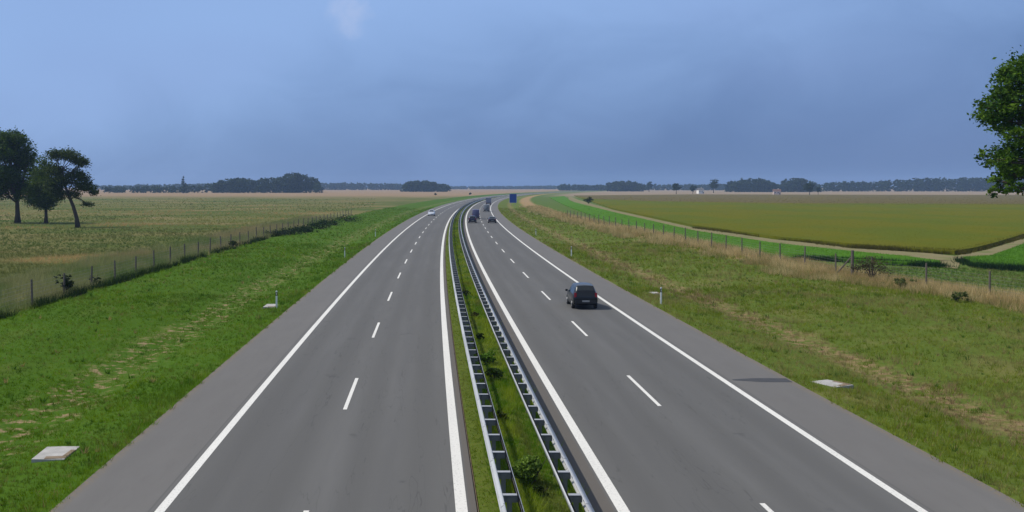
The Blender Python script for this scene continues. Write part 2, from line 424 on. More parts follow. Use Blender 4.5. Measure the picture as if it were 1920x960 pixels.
def track_mesh():
    V, F = [], []
    def quad_run(lo, up):
        b = len(V)
        for (l, u) in zip(lo, up): V.extend([(*at(*l), .075), (*at(*u), .075)])
        for q in range(len(lo) - 1): F.append((b + 2 * q, b + 2 * q + 2, b + 2 * q + 3, b + 2 * q + 1))
    xs = [1066, 1085, 1110, 1150, 1200, 1250, 1300, 1350, 1400, 1450, 1500, 1550, 1600, 1650, 1700, 1750]
    dn = np.array(TRACK_DN, float); up = np.array(TRACK_UP, float)
    quad_run([(x, float(np.interp(x, dn[:, 0], dn[:, 1])), .6) for x in xs], [(x, float(np.interp(x, up[:, 0], up[:, 1]))) for x in xs])
    b0 = len(V) - 2
    quad_run([(1750, 492), (1808, 488), (1862, 476, .5), (1925, 455, .6), (2150, 412, .6)], [(1750, 476.7), (1790, 481), (1850, 469.5), (1920, 448), (2150, 400)])
    quad_run([(1745, 500), (1795, 505)], [(1752, 490), (1803, 489)])
    o = mesh_np('farm_track', np.array(V), np.array(F), M['track'])
    return tag(o, 'pale dirt farm track between the crop fields', 'track', kind='structure')
track_mesh()
strip, SP = poly_prism('crop_field', [(a, b, .62) for a, b in TRACK_DN] + STRIP_DN, .42, M['crop_green'], 'bright green crop strip between the fence and the dirt track', 'field')
patch, PP = poly_prism('crop_field', PATCH, .5, M['crop_green'], 'bright green crop patch at the right end of the track', 'field')
OLIVE = [(1079, 368.4)] + [(x, y - 1.0) for x, y in TRACK_UP[2:]] + [(2400, 384), (1900, 384.5), (1500, 383), (1230, 379), (1110, 374)]
olive, OP = poly_prism('crop_field', OLIVE, .5, M['crop_olive'], 'large olive yellow crop field beyond the dirt track', 'field')
BROWN = [(1076, 367.4), (1110, 376.5), (1230, 382), (1500, 386), (1900, 387.5), (2500, 387), (2500, 366.5), (1700, 366.2), (1300, 365.2)]
brown, BP = poly_prism('crop_field', BROWN, .46, M['crop_brown'], 'brownish far part of the crop field', 'field')

# ------------------------------------------------------------------ grass blades
def inside(P, x, y):
    P = np.asarray(P); c = np.zeros(len(x), bool); n = len(P)
    for i in range(n):
        x0, y0 = P[i]; x1, y1 = P[(i + 1) % n]
        m = (y0 > y) != (y1 > y)
        with np.errstate(divide='ignore', invalid='ignore'):
            c ^= m & (x < (x1 - x0) * (y - y0) / (y1 - y0 + 1e-12) + x0)
    return c
def blades(name, P, h, w, nb, colr, lean=.45, mat='grass', label=None, cat='grass', parent=None, spread=None):
    """P (n,3) tuft roots; h, w (n,) ; colr (n,3)"""
    n = len(P); k = nb
    a = rng.uniform(0, 2 * np.pi, (n, k)); r = rng.uniform(.1, 1, (n, k)) * (spread if spread is not None else h * .45)[:, None]
    hh = h[:, None] * rng.uniform(.55, 1.15, (n, k)); ww = w[:, None] * rng.uniform(.6, 1.3, (n, k))
    root = P[:, None, :] + np.stack([np.cos(a) * r * .6, np.sin(a) * r * .6, np.zeros_like(a) - .03], -1)
    la = a + rng.normal(0, .6, (n, k)); ll = hh * rng.uniform(.05, lean * 2, (n, k))
    tip = root + np.stack([np.cos(la) * ll, np.sin(la) * ll, hh], -1)
    fa_ = rng.uniform(0, np.pi, (n, k))
    sd = np.stack([np.cos(fa_), np.sin(fa_), np.zeros_like(fa_)], -1) * ww[..., None] * .5
    V = np.stack([root - sd, root + sd, tip], 2).reshape(-1, 3)
    F = np.arange(n * k * 3).reshape(-1, 3)
    c = (colr[:, None, :] * rng.uniform(.85, 1.18, (n, k, 1))).clip(0, 1)
    c = np.repeat(c.reshape(-1, 3), 3, 0)
    return tag(mesh_np(name, V, F, M[mat], parent, tint=c), label, cat, kind='stuff')
def scatter(t0, t1, bands):
    """bands: (s0, s1, density) -> t, s arrays"""
    T, S = [], []
    for s0, s1, den in bands:
        n = int((t1 - t0) * (s1 - s0) * den); T.append(rng.uniform(t0, t1, n)); S.append(rng.uniform(s0, s1, n))
    return np.concatenate(T), np.concatenate(S)
def pick(f, a, b): return np.asarray(a) * (1 - f[:, None]) + np.asarray(b) * f[:, None]
def pts(t, s, z=None): return np.stack([t + off(s), s, ground_z(t, s) if z is None else z], -1)

SLABS = ((-11.4, 31.9, 1.0, 1.5), (-11.0, 72.0, .95, 2.0), (16.75, 43.2, 1.3, 1.6), (17.3, 80.5, .8, 1.3))
def off_slabs(t, s):
    k = np.ones(len(t), bool)
    for a, b, w_, l_ in SLABS: k &= ~((np.abs(t - a) < w_ / 2 + .03) & (s > b - l_ / 2 - .25) & (s < b + l_ / 2 + .03))
    return k
# left mown verge
t, s = scatter(-26.5, -9.22, ((22, 45, 46), (45, 80, 20), (80, 150, 6), (150, 400, 1.2)))
k = ((t < -9.42) | (fbm(s * 1.1, t * 0, 203) > .56)) & off_slabs(t, s); t, s = t[k], s[k]
n2 = fbm(t * .5, s * .3, 5); n1 = fbm(t * 1.4, s * 1.1, 9)
c = pick(sstep(.3, .7, n1), (.084, .164, .006), (.150, .240, .014))
c = pick(sstep(.52, .72, n2) * .8, c, np.broadcast_to((.120, .155, .028), c.shape)) if False else c * (1 - (sstep(.52, .72, n2) * .7)[:, None]) + np.array((.12, .155, .028)) * (sstep(.52, .72, n2) * .7)[:, None]
bare = (np.abs(t + 14.4 + (n2 - .5) * 3) < 1.7) & (n1 > .53) & (rng.random(len(t)) < .85)
dry = rng.random(len(t)) < .06
c[dry] = (.24, .19, .08)
f = (sstep(.64, .74, fbm(t * 1.1, s * .8, 177)))[:, None] * .75; c = c * (1 - f) + np.array((.030, .080, .006)) * f
f = (sstep(.48, .66, fbm(t * .22, s * .12, 277)))[:, None] * .55; c = c * (1 - f) + np.array((.056, .128, .006)) * f
keep = ~bare; t, s, c = t[keep], s[keep], c[keep]
hz = np.clip(s / 60, 1, 3)
edge_tall = 1 + .5 * sstep(-11, -9.6, t)
blades('verge_grass', pts(t, s), (.10 + .13 * fbm(t * .8, s * .5, 15)) * edge_tall * np.clip(hz, 1, 1.6), .020 * hz, 6, c, label='mown bright green grass on the left verge')
# right verge: rougher, more olive, with dry stalks
t, s = scatter(15.02, 40, ((24, 45, 34), (45, 85, 16), (85, 150, 5), (150, 400, 1.1)))
k = off_slabs(t, s) & (t < tfence(s) - 1.5) & ((t > 15.22) | (fbm(s * 1.1, t * 0, 207) > .56)); t, s = t[k], s[k]
n2 = fbm(t * .4, s * .25, 35); n1 = fbm(t * 1.3, s * 1.0, 39)
c = pick(sstep(.3, .7, n1), (.122, .172, .012), (.198, .235, .030))
f = (sstep(.48, .7, n2) * .75)[:, None]; c = c * (1 - f) + np.array((.255, .220, .085)) * f
f = (sstep(.62, .75, fbm(t * .9, s * .7, 77)))[:, None] * .7; c = c * (1 - f) + np.array((.060, .110, .012)) * f
near = np.abs(t - 20.4 - (n2 - .5) * 3) < 1.5
c[near & (n1 > .45)] = (.25, .18, .095)
bare = near & (n1 > .56) & (rng.random(len(t)) < .6)
dry = rng.random(len(t)) < .10; c[dry] = (.25, .19, .09)
k = ~bare; t, s, c = t[k], s[k], c[k]
hz = np.clip(s / 60, 1, 3)
blades('verge_grass', pts(t, s), (.13 + .20 * fbm(t * .6, s * .4, 55)) * np.clip(hz, 1, 1.6), .020 * hz, 6, c, label='rough olive green grass on the right verge')
# coarser weeds and seed stalks standing in both verges
for t0, t1, lab in ((-25.5, -9.6, 'scattered coarse weeds on the left verge'), (15.4, 33, 'scattered coarse weeds on the right verge')):
    t, s = scatter(t0, t1, ((22, 50, .22), (50, 100, .16), (100, 200, .08)))
    n = len(t); q = rng.random(n)[:, None]
    c = np.where(q < .55, np.array((.038, .100, .010)), np.where(q < .8, np.array((.30, .23, .10)), np.array((.12, .17, .03))))
    c = c * np.ones((n, 3))
    blades('verge_weeds', pts(t, s), rng.uniform(.12, .36, n), rng.uniform(.03, .06, n), 11, c, lean=.4, label=lab, cat='weeds')
# tall dry grass along the right fence
t, s = scatter(-6.8, 3.0, ((55, 110, 15), (110, 200, 5), (200, 420, 1.6)))
k = (fbm(t * .35, s * .16, 66) + .10 * (t + 3.4).clip(-6, 1.2) + .14 * np.clip((105 - s) / 30, 0, 1)) > .40
t, s = t[k], s[k]; t = t + tfence(s)
n1 = fbm(t * .9, s * .3, 61)
c = pick(sstep(.35, .65, n1), (.340, .260, .120), (.500, .395, .205))
g = rng.random(len(t)) < .18; c[g] = (.115, .155, .035)
hz = np.clip(s / 90, 1, 3)
blades('dry_grass', pts(t, s), (.40 + .42 * n1) * np.clip(hz, 1, 1.3), .022 * hz, 7, c, lean=.35, label='tall straw coloured grass along the right fence')
t, s = scatter(3.2, 32, ((58, 130, 9), (130, 220, 3)))
t = t + tfence(s); k = ~(inside(SP, t + off(s), s) | inside(PP, t + off(s), s) | inside(OP, t + off(s), s)); t, s = t[k], s[k]
n1 = fbm(t * .3, s * .2, 64)
c = pick(sstep(.35, .65, n1), (.062, .128, .016), (.120, .160, .035))
d_ = rng.random(len(t)) < .12; c[d_] = (.24, .20, .10)
k = s < 104; t, s, c = t[k], s[k], c[k]
blades('path_grass', pts(t, s), .16 + .12 * n1[k], .03 * np.clip(s / 80, 1, 2), 6, c, label='short grass of the path between fence and crops')
# tall wild grass of the left meadow: a dense belt by the fence, thinning out with distance
t, s = scatter(-36, -26.2, ((58, 120, 10), (120, 260, 3.0)))
n1 = fbm(t * .5, s * .2, 71); n2 = fbm(t * .15, s * .06, 75)
c = pick(sstep(.35, .65, n1), (.120, .175, .050), (.230, .235, .105))
f = sstep(.5, .7, n2)[:, None] * .7; c = c * (1 - f) + np.array((.30, .24, .13)) * f
hz = np.clip(s / 90, 1, 3)
blades('meadow_grass', pts(t, s), (.45 + .5 * n1) * np.clip(hz, 1, 1.3), .025 * hz, 7, c, lean=.3, label='tall tangled grass behind the left fence')
d = 60 / rng.uniform(60 / 700, 60 / 66, 52000); x = -rng.uniform(.05, .62, len(d)) * d
t = x - off(d); k = t < -34; t, s = t[k], d[k]
n1 = fbm(t * .03, s * .03, 81); n2 = fbm(t * .045, s * .055, 85); n4 = fbm(t * .018, s * .022, 88)
c = pick(sstep(.35, .65, n1), (.135, .175, .038), (.235, .210, .080))
f = sstep(.50, .58, n2)[:, None] * .9; c = c * (1 - f) + np.array((.43, .29, .14)) * f
f = sstep(.48, .56, n4)[:, None] * .85; c = c * (1 - f) + np.array((.055, .098, .020)) * f
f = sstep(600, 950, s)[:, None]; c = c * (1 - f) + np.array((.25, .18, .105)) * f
hz = np.clip(s / 100, 1, 6)
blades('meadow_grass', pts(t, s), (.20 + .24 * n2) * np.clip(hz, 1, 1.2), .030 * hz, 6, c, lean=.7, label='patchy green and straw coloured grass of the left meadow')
# dark tinted blades painting the tall grass's shade at the left fence foot
t, s = scatter(-26.9, -25.7, ((60, 112, 16), (112, 230, 6)))
n1 = fbm(t, s * .15, 91); k = n1 > .40; t, s = t[k], s[k]
c = np.broadcast_to((.018, .036, .008), (len(t), 3)).copy()
blades('fence_shade_blades', pts(t, s), .28 + .4 * rng.random(len(t)), .05 * np.clip(s / 80, 1, 3), 8, c, label='dark blades painted as the shaded foot of the grass by the left fence', cat='weeds')
# median turf
t, s = scatter(1.32, 4.04, ((16, 45, 75), (45, 90, 34), (90, 260, 8)))
n1 = fbm(t * 1.6, s * .5, 101); n2 = fbm(t * 2, s * .2, 103)
c = pick(sstep(.35, .65, n1), (.085, .180, .010), (.215, .280, .028))
lft = t < 1.75
c[lft] = pick(sstep(.3, .7, n2[lft]), (.110, .165, .010), (.165, .190, .030))
f = (sstep(.58, .75, n2) * .6)[:, None]; c = c * (1 - f) + np.array((.13, .115, .04)) * f
hz = np.clip(s / 50, 1, 3)
blades('median_grass', np.stack([t + off(s), s, medz(t, s)], -1), np.where(lft, .09, .14 + .22 * n1), .018 * hz, 6, c, label='uneven green grass in the median')
# crops: foliage standing on the raised crop fields
def crop_blades(name, P, n, dmax, h0, cols, hh, lab, xlo, xhi):
    P = np.asarray(P); d0 = P[:, 1].min()
    d = 1 / rng.uniform(1 / dmax, 1 / d0, n); x = rng.uniform(xlo, xhi, n) * d
    k = inside(P, x, d); x, d = x[k], d[k]
    n1 = fbm(x * .05, d * .03, 111); n2 = fbm(x * .4, d * .2, 117)
    c = pick(sstep(.35, .65, n1), cols[0], cols[1]); f = sstep(.5, .7, n2)[:, None] * .4; c = c * (1 - f) + np.array(cols[2]) * f
    hz = np.clip(d / 120, .7, 5)
    return blades(name, np.stack([x, d, np.full_like(x, h0 - .12)], -1), np.full(len(x), hh) * rng.uniform(.7, 1.2, len(x)), .045 * hz, 5, c, lean=.35, label=lab, cat='crop')
crop_blades('crop_foliage', SP, 60000, 420, .42, ((.055, .150, .008), (.095, .215, .014), (.10, .18, .03)), .28, 'green leaves of the crop strip by the fence', .10, .52)
crop_blades('crop_foliage', PP, 40000, 160, .5, ((.050, .145, .008), (.090, .205, .014), (.04, .11, .010)), .3, 'green leaves of the crop patch at the right edge', .45, .72)
crop_blades('crop_foliage', OP, 90000, 460, .5, ((.105, .110, .004), (.140, .142, .006), (.090, .125, .008)), .20, 'olive ears of the large crop field', .12, .80)
crop_blades('crop_foliage', BP, 16000, 900, .5, ((.105, .090, .028), (.138, .110, .042), (.115, .086, .038)), .28, 'brownish ears of the far crop field', .12, .80)
# darker blades along the edges where crops end
def margin(pix0, pix1, n, col0, hh, lab):
    a = np.array(at(*pix0)); b = np.array(at(*pix1)); u = rng.random(n)
    p = a + (b - a) * u[:, None] + rng.normal(0, .45, (n, 2))
    P = np.stack([p[:, 0], p[:, 1], np.zeros(n)], -1)
    c = np.broadcast_to(col0, (n, 3)) * rng.uniform(.6, 1.4, (n, 1))
    return blades('field_margin', P, hh * rng.uniform(.5, 1.3, n), .07 * np.ones(n), 7, c, label=lab, cat='weeds')
margin((1500, 487), (1765, 501.5), 1300, (.016, .040, .012), .62, 'dark leafy edge along the front of the green crop strip')
margin((1806, 491), (1850, 504), 420, (.016, .040, .010), .6, 'dark leafy edge at the tip of the right crop patch')
margin((1850, 504), (1960, 511), 700, (.016, .040, .012), .65, 'dark leafy edge along the front of the right crop patch')
margin((1300, 428), (1600, 466), 900, (.085, .078, .014), .55, 'dark edge of the olive field beside the track')
margin((1600, 466), (1800, 477.5), 1100, (.085, .078, .014), .65, 'dark near corner of the olive field')
margin((1800, 477.5), (1925, 443), 900, (.085, .078, .014), .6, 'dark right edge of the olive field')

# ------------------------------------------------------------------ trees and shrubs
def leaf_cloud(name, blobs, n, size, c0, c1, parent, clump=.5, seed=0, hollow=.35, dens=14):
    """leaf faces gathered in clumps through the volume of each blob (cx,cy,cz,rx,ry,rz)"""
    g = np.random.default_rng(seed)
    vol = np.array([b[3] * b[4] * b[5] for b in blobs]); vol = vol ** .75; vol /= vol.sum()
    Ps, Cs = [], []
    for b, wv in zip(blobs, vol):
        m = max(int(n * wv), 20); nc = max(int(m / dens), 4)
        u = g.normal(size=(nc, 3)); u /= np.linalg.norm(u, axis=1)[:, None]
        r = (hollow + (1 - hollow) * g.random(nc) ** .6)[:, None]
        cc = u * r
        idx = g.integers(0, nc, m)
        rad = np.array(b[3:6])
        p = cc[idx] * rad + g.normal(size=(m, 3)) * clump * np.array((1, 1, .65)) * min(1, rad.mean() / 1.2)
        Ps.append(p + np.array(b[:3]))
        shade = g.random(nc)
        cv = np.asarray(c0) + (np.asarray(c1) - np.asarray(c0)) * shade[:, None]
        Cs.append(cv[idx] * g.uniform(.75, 1.25, (m, 1)))
    P = np.concatenate(Ps); C = np.concatenate(Cs); m = len(P)
    a = g.normal(size=(m, 3)); a[:, 2] *= .6; a /= np.linalg.norm(a, axis=1)[:, None]
    q = g.normal(size=(m, 3)); b2 = np.cross(a, q); b2 /= np.linalg.norm(b2, axis=1)[:, None]
    sz = size * g.uniform(.6, 1.4, (m, 1))
    nrm = np.cross(a, b2)
    V = np.stack([P - a * sz, P + b2 * sz * .5 + nrm * sz * .12, P + a * sz, P - b2 * sz * .5 + nrm * sz * .12], 1).reshape(-1, 3)
    return mesh_np(name, V, np.arange(m * 4).reshape(-1, 4), M['leaf'], parent, tint=np.repeat(C, 4, 0))
def limb(mb, p0, p1, r0, r1, bend=.12, seg=5):
    p0 = Vector(p0); p1 = Vector(p1); L = (p1 - p0).length
    pp = []
    for i in range(seg + 1):
        u = i / seg; q = p0.lerp(p1, u)
        w = math.sin(u * math.pi) * bend * L
        pp.append(q + Vector((random.uniform(-1, 1) * w * .4, random.uniform(-1, 1) * w * .4, w * .35)))
    pp[0] = p0; pp[-1] = p1
    mb.tube(pp, [r0 + (r1 - r0) * (i / seg) ** .8 for i in range(seg + 1)], 7)
    return pp
def make_tree(name, x, y, z, trunk_pts, r0, blobs, n, size, c0, c1, label, cat='tree', group=None, clump=.5, seed=1, twigs=3, hollow=.35, dens=14):
    root = empty(name, (x, y, z), 0, label, cat, group)
    mb = MB(); m = len(trunk_pts)
    rr = [r0 * (1 - .62 * (i / (m - 1))) for i in range(m)]; rr[0] *= 1.35
    mb.tube(trunk_pts, rr, 10)
    for b in blobs:
        j = random.randrange(max(1, m // 2), m); c_ = Vector(b[:3])
        pp = limb(mb, trunk_pts[j], c_, rr[j] * .55, r0 * .10)
        for _ in range(twigs):
            e = c_ + Vector((random.uniform(-1, 1) * b[3], random.uniform(-1, 1) * b[4], random.uniform(-.8, .8) * b[5])) * .75
            limb(mb, pp[random.choice((2, 3, 4))], e, r0 * .13, r0 * .03, seg=3)
    mb.build('trunk', M['bark'], root, smooth=True)
    leaf_cloud('crown', blobs, n, size, c0, c1, root, clump, seed, hollow, dens)
    return root
def blob_fill(cx, cy, cz, rx, ry, rz, n, br, seed):
    g = random.Random(seed); out = []
    while len(out) < n:
        u = Vector((g.uniform(-1, 1), g.uniform(-1, 1), g.uniform(-1, 1)))
        if u.length > 1: continue
        u = u * (.55 + .45 * u.length)
        k = g.uniform(.7, 1.3)
        out.append((cx + u.x * rx, cy + u.y * ry, cz + u.z * rz, br * k, br * k, br * k * .75))
    return out
DG0, DG1 = (.018, .042, .008), (.060, .105, .016)
# three trees on the meadow, left
X1, Y1 = at(33, 419); X2, Y2 = at(86, 420); X3, Y3 = at(146, 427)
make_tree('broadleaf_tree', X1, Y1, 0, [(0, 0, -.2), (.0, 0, 2), (-.1, 0, 4.5), (-.3, .1, 9), (-.6, 0, 14)], .62,
          blob_fill(-1.6, 0, 12.3, 4.2, 4.6, 7.4, 26, 2.0, 4) + [(-1.4, 0, 18.8, 3.0, 3, 1.7), (.9, 0, 16.8, 2.2, 2.2, 1.8), (2.3, 0, 14.6, 1.9, 2, 2), (-3.5, 0, 6.6, 2.2, 2, 1.4)],
          30000, .23, DG0, (.070, .115, .014), 'tallest dark broadleaf tree with a dense domed crown at the left edge', group='trees on the left meadow', clump=.55, seed=3, twigs=4)
make_tree('broadleaf_tree', X2, Y2, 0, [(0, 0, -.2), (.05, 0, 1.6), (.0, 0, 3.5), (.2, .1, 6), (.2, 0, 9)], .42,
          blob_fill(-.3, -.5, 8.3, 3.5, 3.4, 4.8, 20, 1.6, 8) + [(-.4, -.5, 13.6, 1.2, 1.2, 1.0), (.1, 0, 4.2, 1.2, 1.2, 1.1), (-2.6, 0, 6.5, 1.3, 1.3, 1.2), (.6, 0, 12.2, 1.4, 1.3, .9)],
          17000, .20, (.036, .072, .009), (.095, .140, .020), 'middle tree with a narrow olive green crown beside the tallest tree', group='trees on the left meadow', clump=.5, seed=5)
make_tree('broadleaf_tree', X3, Y3, 0, [(0, 0, -.2), (-.2, 0, 1.8), (-.9, 0, 4.2), (-2.0, .1, 6.8), (-2.9, 0, 9.2), (-3.0, 0, 11.5)], .46,
          [(-4.4, 0, 14.3, 1.5, 1.5, .7), (-2.4, .4, 14.6, 1.5, 1.4, .6), (-.8, -.4, 13.9, 1.3, 1.3, .7), (.9, 0, 12.8, 1.2, 1.2, .6), (.2, 0, 13.2, 1.1, 1.2, .5),
           (-4.6, .5, 11.2, 1.6, 1.6, 1.1), (-.7, .8, 10.4, 1.5, 1.5, .9), (1.0, 0, 9.5, 1.1, 1.2, .8), (-2.9, 0, 9.4, 1.4, 1.5, 1.1), (-4.7, -.4, 8.3, 1.5, 1.5, 1.3),
           (.2, .3, 8.2, 1.0, 1.1, .9), (2.0, .2, 8.0, 1.2, 1.1, .7), (3.0, .1, 6.9, .7, .8, .5), (-3.4, 0, 6.4, 1.0, 1.1, .9), (1.9, .1, 4.6, 1.1, .8, .25), (-.9, .2, 6.6, .9, .9, .7)],
          14000, .19, (.022, .042, .010), (.065, .092, .018), 'leaning tree with a thin airy crown, rightmost of the meadow trees', group='trees on the left meadow', clump=.62, seed=9, twigs=4)
# big tree at the right edge, near the bridge
TX, TY = 40.2, 60.0
g = random.Random(5); bl = []
for (px, py, r) in ((1862, 200, 1.0), (1900, 145, 1.2), (1885, 175, 1.0), (1910, 190, 1.3), (1858, 205, .9), (1895, 225, 1.1), (1877, 250, .75), (1918, 262, 1.2), (1868, 287, .8), (1893, 282, .9), (1915, 305, 1.0), (1855, 300, .55), (1866, 335, .65), (1873, 318, .7), (1890, 310, .8), (1861, 352, .45), (1870, 345, .5), (1915, 345, .6), (1925, 350, .8), (1930, 120, 1.3), (1905, 130, .9)):
    k = TY / FPX; bl.append(((px + 13 - 801) * k - TX, g.uniform(-1.2, 1.2), CAM_H - (py + 12 - 350) * k, r, r * 1.2, r * .78))
bl += blob_fill(.9, 0, 11.2, 3.2, 4.2, 5.0, 26, 1.5, 12) + blob_fill(.9, 0, 8.9, 3.0, 3.6, 2.2, 8, 1.2, 14)
make_tree('broadleaf_tree', TX, TY, .2, [(0, 0, -.3), (.1, 0, 2.5), (.0, .1, 5), (.3, 0, 8), (.5, 0, 12)], .5, bl, 62000, .115, (.022, .062, .007), (.095, .170, .015),
          'large leafy tree with drooping branches at the right edge', group=None, clump=.27, seed=21, twigs=3, hollow=.5, dens=26)

# far trees seen singly, and the woods behind them
FC0, FC1 = (.012, .026, .009), (.030, .052, .016)
def far_tree(name, px, py_top, d, w, label, cat='tree', cone=False, base=0.0, group='single trees along the horizon', n=1100):
    x = (px - 801) * d / FPX; h = CAM_H + (350 - py_top) * d / FPX; wm = w * d / FPX / 2
    ct = h * .16
    if cone: bl_ = [(0, 0, h * (.12 + .85 * u), wm * (1.05 - u), wm * (1.05 - u), h * .10) for u in (0, .2, .4, .6, .8, .95)]
    else: bl_ = blob_fill(0, 0, (h + ct) / 2, wm * .62, wm * .62, (h - ct) / 2 * .66, 9, max(wm * .42, .3), int(px)) 
    return make_tree(name, x, d, base, [(0, 0, -.3), (.02, 0, h * .2), (0, .05, h * .5), (.05, 0, h * .8)], max(h * .025, .05), bl_, n, max(d / 1500, .12), FC0, FC1, label, cat, group, clump=max(wm * .10, .1), seed=int(px), twigs=1)
far_tree('conifer_tree', 344, 331, 1280, 20, 'slim pointed tree rising above the low wood on the left horizon', cone=True)
far_tree('broadleaf_tree', 203, 350, 1250, 14, 'small round tree just right of the meadow trees on the horizon')
far_tree('broadleaf_tree', 1268, 342, 1150, 20, 'small dark round tree left of the white house')
far_tree('broadleaf_tree', 1299, 345, 1190, 15, 'small dark tree standing against the white house')
far_tree('broadleaf_tree', 1338, 334.5, 1350, 28, 'broad tree right behind the white house')
far_tree('broadleaf_tree', 1518, 338, 1020, 24, 'dark round tree right of the pale barn on the horizon')
far_tree('broadleaf_tree', 1534, 348, 1030, 9, 'tiny bush like tree touching the dark round tree')
far_tree('broadleaf_tree', 1217, 337, 1700, 16, 'upright tree at the right end of the clipped far wood')
far_tree('young_tree', 816.5, 361, 905, 5, 'tiny dark sapling on the far left meadow near the bend', n=120)
far_tree('young_tree', 881.5, 360.5, 1000, 5, 'tiny dark sapling on the meadow straight above the median', n=120)
def shrub(name, x, y, z, w, h, label, c0, c1, n=500, size=.06, group=None, seed=1, cat='shrub'):
    root = empty(name, (x, y, z), 0, label, cat, group)
    g = random.Random(seed); mb = MB()
    for _ in range(7):
        a = g.uniform(0, 6.28); r = g.uniform(.2, .8) * w / 2
        mb.tube([(0, 0, -.05), (math.cos(a) * r * .4, math.sin(a) * r * .4, h * .4), (math.cos(a) * r, math.sin(a) * r, h * g.uniform(.6, .95))], [.02 + w * .01, .012 + w * .006, .005], 5)
    mb.build('stem', M['bark'], root)
    bl_ = [(g.uniform(-.28, .28) * w, g.uniform(-.28, .28) * w, h * g.uniform(.35, .8), w * .24, w * .24, h * .24) for _ in range(7)]
    leaf_cloud('foliage', bl_, n, size, c0, c1, root, clump=w * .10, seed=seed)
    return root
x, y = at(1103, 383.5); shrub('shrub', x, y, .3, 4.2, 3.3, 'lone dark shrub in the far corner of the olive field', (.010, .018, .005), (.03, .045, .010), 500, .25, seed=2)
x, y = at(1634, 528); shrub('shrub', x, y, .15, 3.4, 1.9, 'dark thorny shrub among the dry grass by the right fence', (.030, .032, .014), (.085, .075, .035), 900, .09, seed=3)
x, y = at(1690, 545); shrub('shrub', x, y, .1, 2.0, .9, 'low green bramble in front of the dark fence shrub', (.060, .090, .022), (.13, .145, .045), 500, .08, seed=31)
x, y = at(1795, 570); shrub('shrub', x, y, .1, 1.8, .8, 'low green bush under the last fence post on the right', (.058, .092, .022), (.12, .145, .042), 500, .08, seed=33)
x, y = at(118, 556); shrub('shrub', x, y, .1, 1.9, 1.5, 'dark shrub between two posts of the left fence', (.006, .014, .004), (.022, .040, .008), 700, .08, seed=4)
x, y = at(176, 541); shrub('shrub', x, y, .1, 1.2, 1.1, 'small dark shrub at the foot of a left fence post', (.008, .018, .005), (.024, .044, .010), 400, .08, seed=5)
x, y = at(437, 467); shrub('shrub', x, y, .1, 2.2, 1.0, 'low dark shrub at the far end of the visible left fence', (.010, .022, .006), (.028, .046, .010), 400, .10, seed=6)
hx = [(520, 444), (548, 441), (575, 436.5), (602, 430), (628, 423), (652, 416)]
names = ['nearest clump of the dark hedge at the left meadow edge', 'second clump of the dark hedge at the meadow edge', 'third clump of the dark hedge at the meadow edge', 'fourth clump of the dark hedge at the meadow edge', 'fifth clump of the dark hedge at the meadow edge', 'farthest clump of the dark hedge at the meadow edge']
for i, ((px, py), nm) in enumerate(zip(hx, names)):
    x, y = at(px, py); shrub('shrub', x, y, .0, 4.4 + i * .5, 1.15, nm, (.008, .020, .006), (.022, .040, .010), 700, .14, 'hedge clumps along the left meadow edge', 60 + i)
MS = [(2.80, 27.9, 1.1, .85, 'rounded green shrub in the median nearest the bridge', (.075, .140, .022), (.200, .290, .050), 6500),
      (2.90, 26.9, .55, .28, 'small dark shrub just in front of the rounded median shrub', (.010, .022, .006), (.03, .05, .01), 900),
      (2.55, 35.5, .6, .34, 'flat olive shrub in the median behind the rounded one', (.035, .055, .010), (.09, .11, .02), 1100),
      (2.72, 43.0, .95, .56, 'dark dense shrub in the middle of the median', (.020, .048, .008), (.055, .095, .016), 2200),
      (2.66, 46.8, 1.0, .6, 'bright green shrub behind the dark median shrub', (.075, .165, .018), (.140, .250, .030), 2200),
      (2.62, 54.0, .6, .45, 'small dark green median shrub behind the bright one', (.016, .036, .008), (.045, .075, .014), 900),
      (2.75, 63.0, .7, .45, 'olive brown median shrub halfway to the dark car', (.05, .055, .014), (.10, .10, .03), 800),
      (2.6, 76.0, .8, .5, 'farthest small shrub in the median', (.02, .04, .01), (.06, .085, .016), 700)]
for i, (t_, s_, w, h, lab, c0, c1, n) in enumerate(MS):
    shrub('shrub', t_ + offf(s_), s_, .08, w, h, lab, c0, c1, n, .045, 'shrubs in the median', 80 + i)
# far woods: closed masses on the horizon
def wood(name, prof, d, label, depth=60.0, n=2600, c0=FC0, c1=FC1):
    """prof: (px, py_top) outline of the wood's tops, left to right"""
    g = np.random.default_rng(int(prof[0][0]))
    px = np.array([p[0] for p in prof], float); py = np.array([p[1] for p in prof], float)
    L = (px[-1] - px[0]) * d / FPX
    nt = max(int(L / 3.2), 5) * 2
    u = np.sort(g.uniform(px[0], px[-1], nt)); bl_ = []
    for q in u:
        h = CAM_H + (350 - np.interp(q, px, py)) * d / FPX; h *= g.uniform(.86, 1.03); dd = d + g.uniform(0, depth)
        r = min(max(h * .28, 2.0), 6.0)
        bl_.append(((q - 801) * d / FPX, dd, h - r * .8, r, r, r * .85)); bl_.append(((q - 801) * d / FPX + g.uniform(-3, 3), dd, h * .36, r * 1.5, r, h * .40))
    o = leaf_cloud(name, bl_, n * 6, d / 1000.0, c0, c1, None, clump=.9, seed=int(d), hollow=.3, dens=8)
    return tag(o, label, 'wood', kind='stuff')
wood('wood', [(195, 351), (230, 350), (340, 348), (400, 341), (420, 334), (452, 333), (470, 336), (490, 333), (520, 331), (534, 324), (560, 323), (580, 330), (597, 345)], 1330, 'dark wood with a domed top on the left horizon', n=5200)
wood('wood', [(150, 349), (240, 347), (420, 343), (600, 342.5), (700, 343.5), (770, 345), (843, 347)], 2500, 'low hazy strip of far woodland on the left horizon', n=5200)
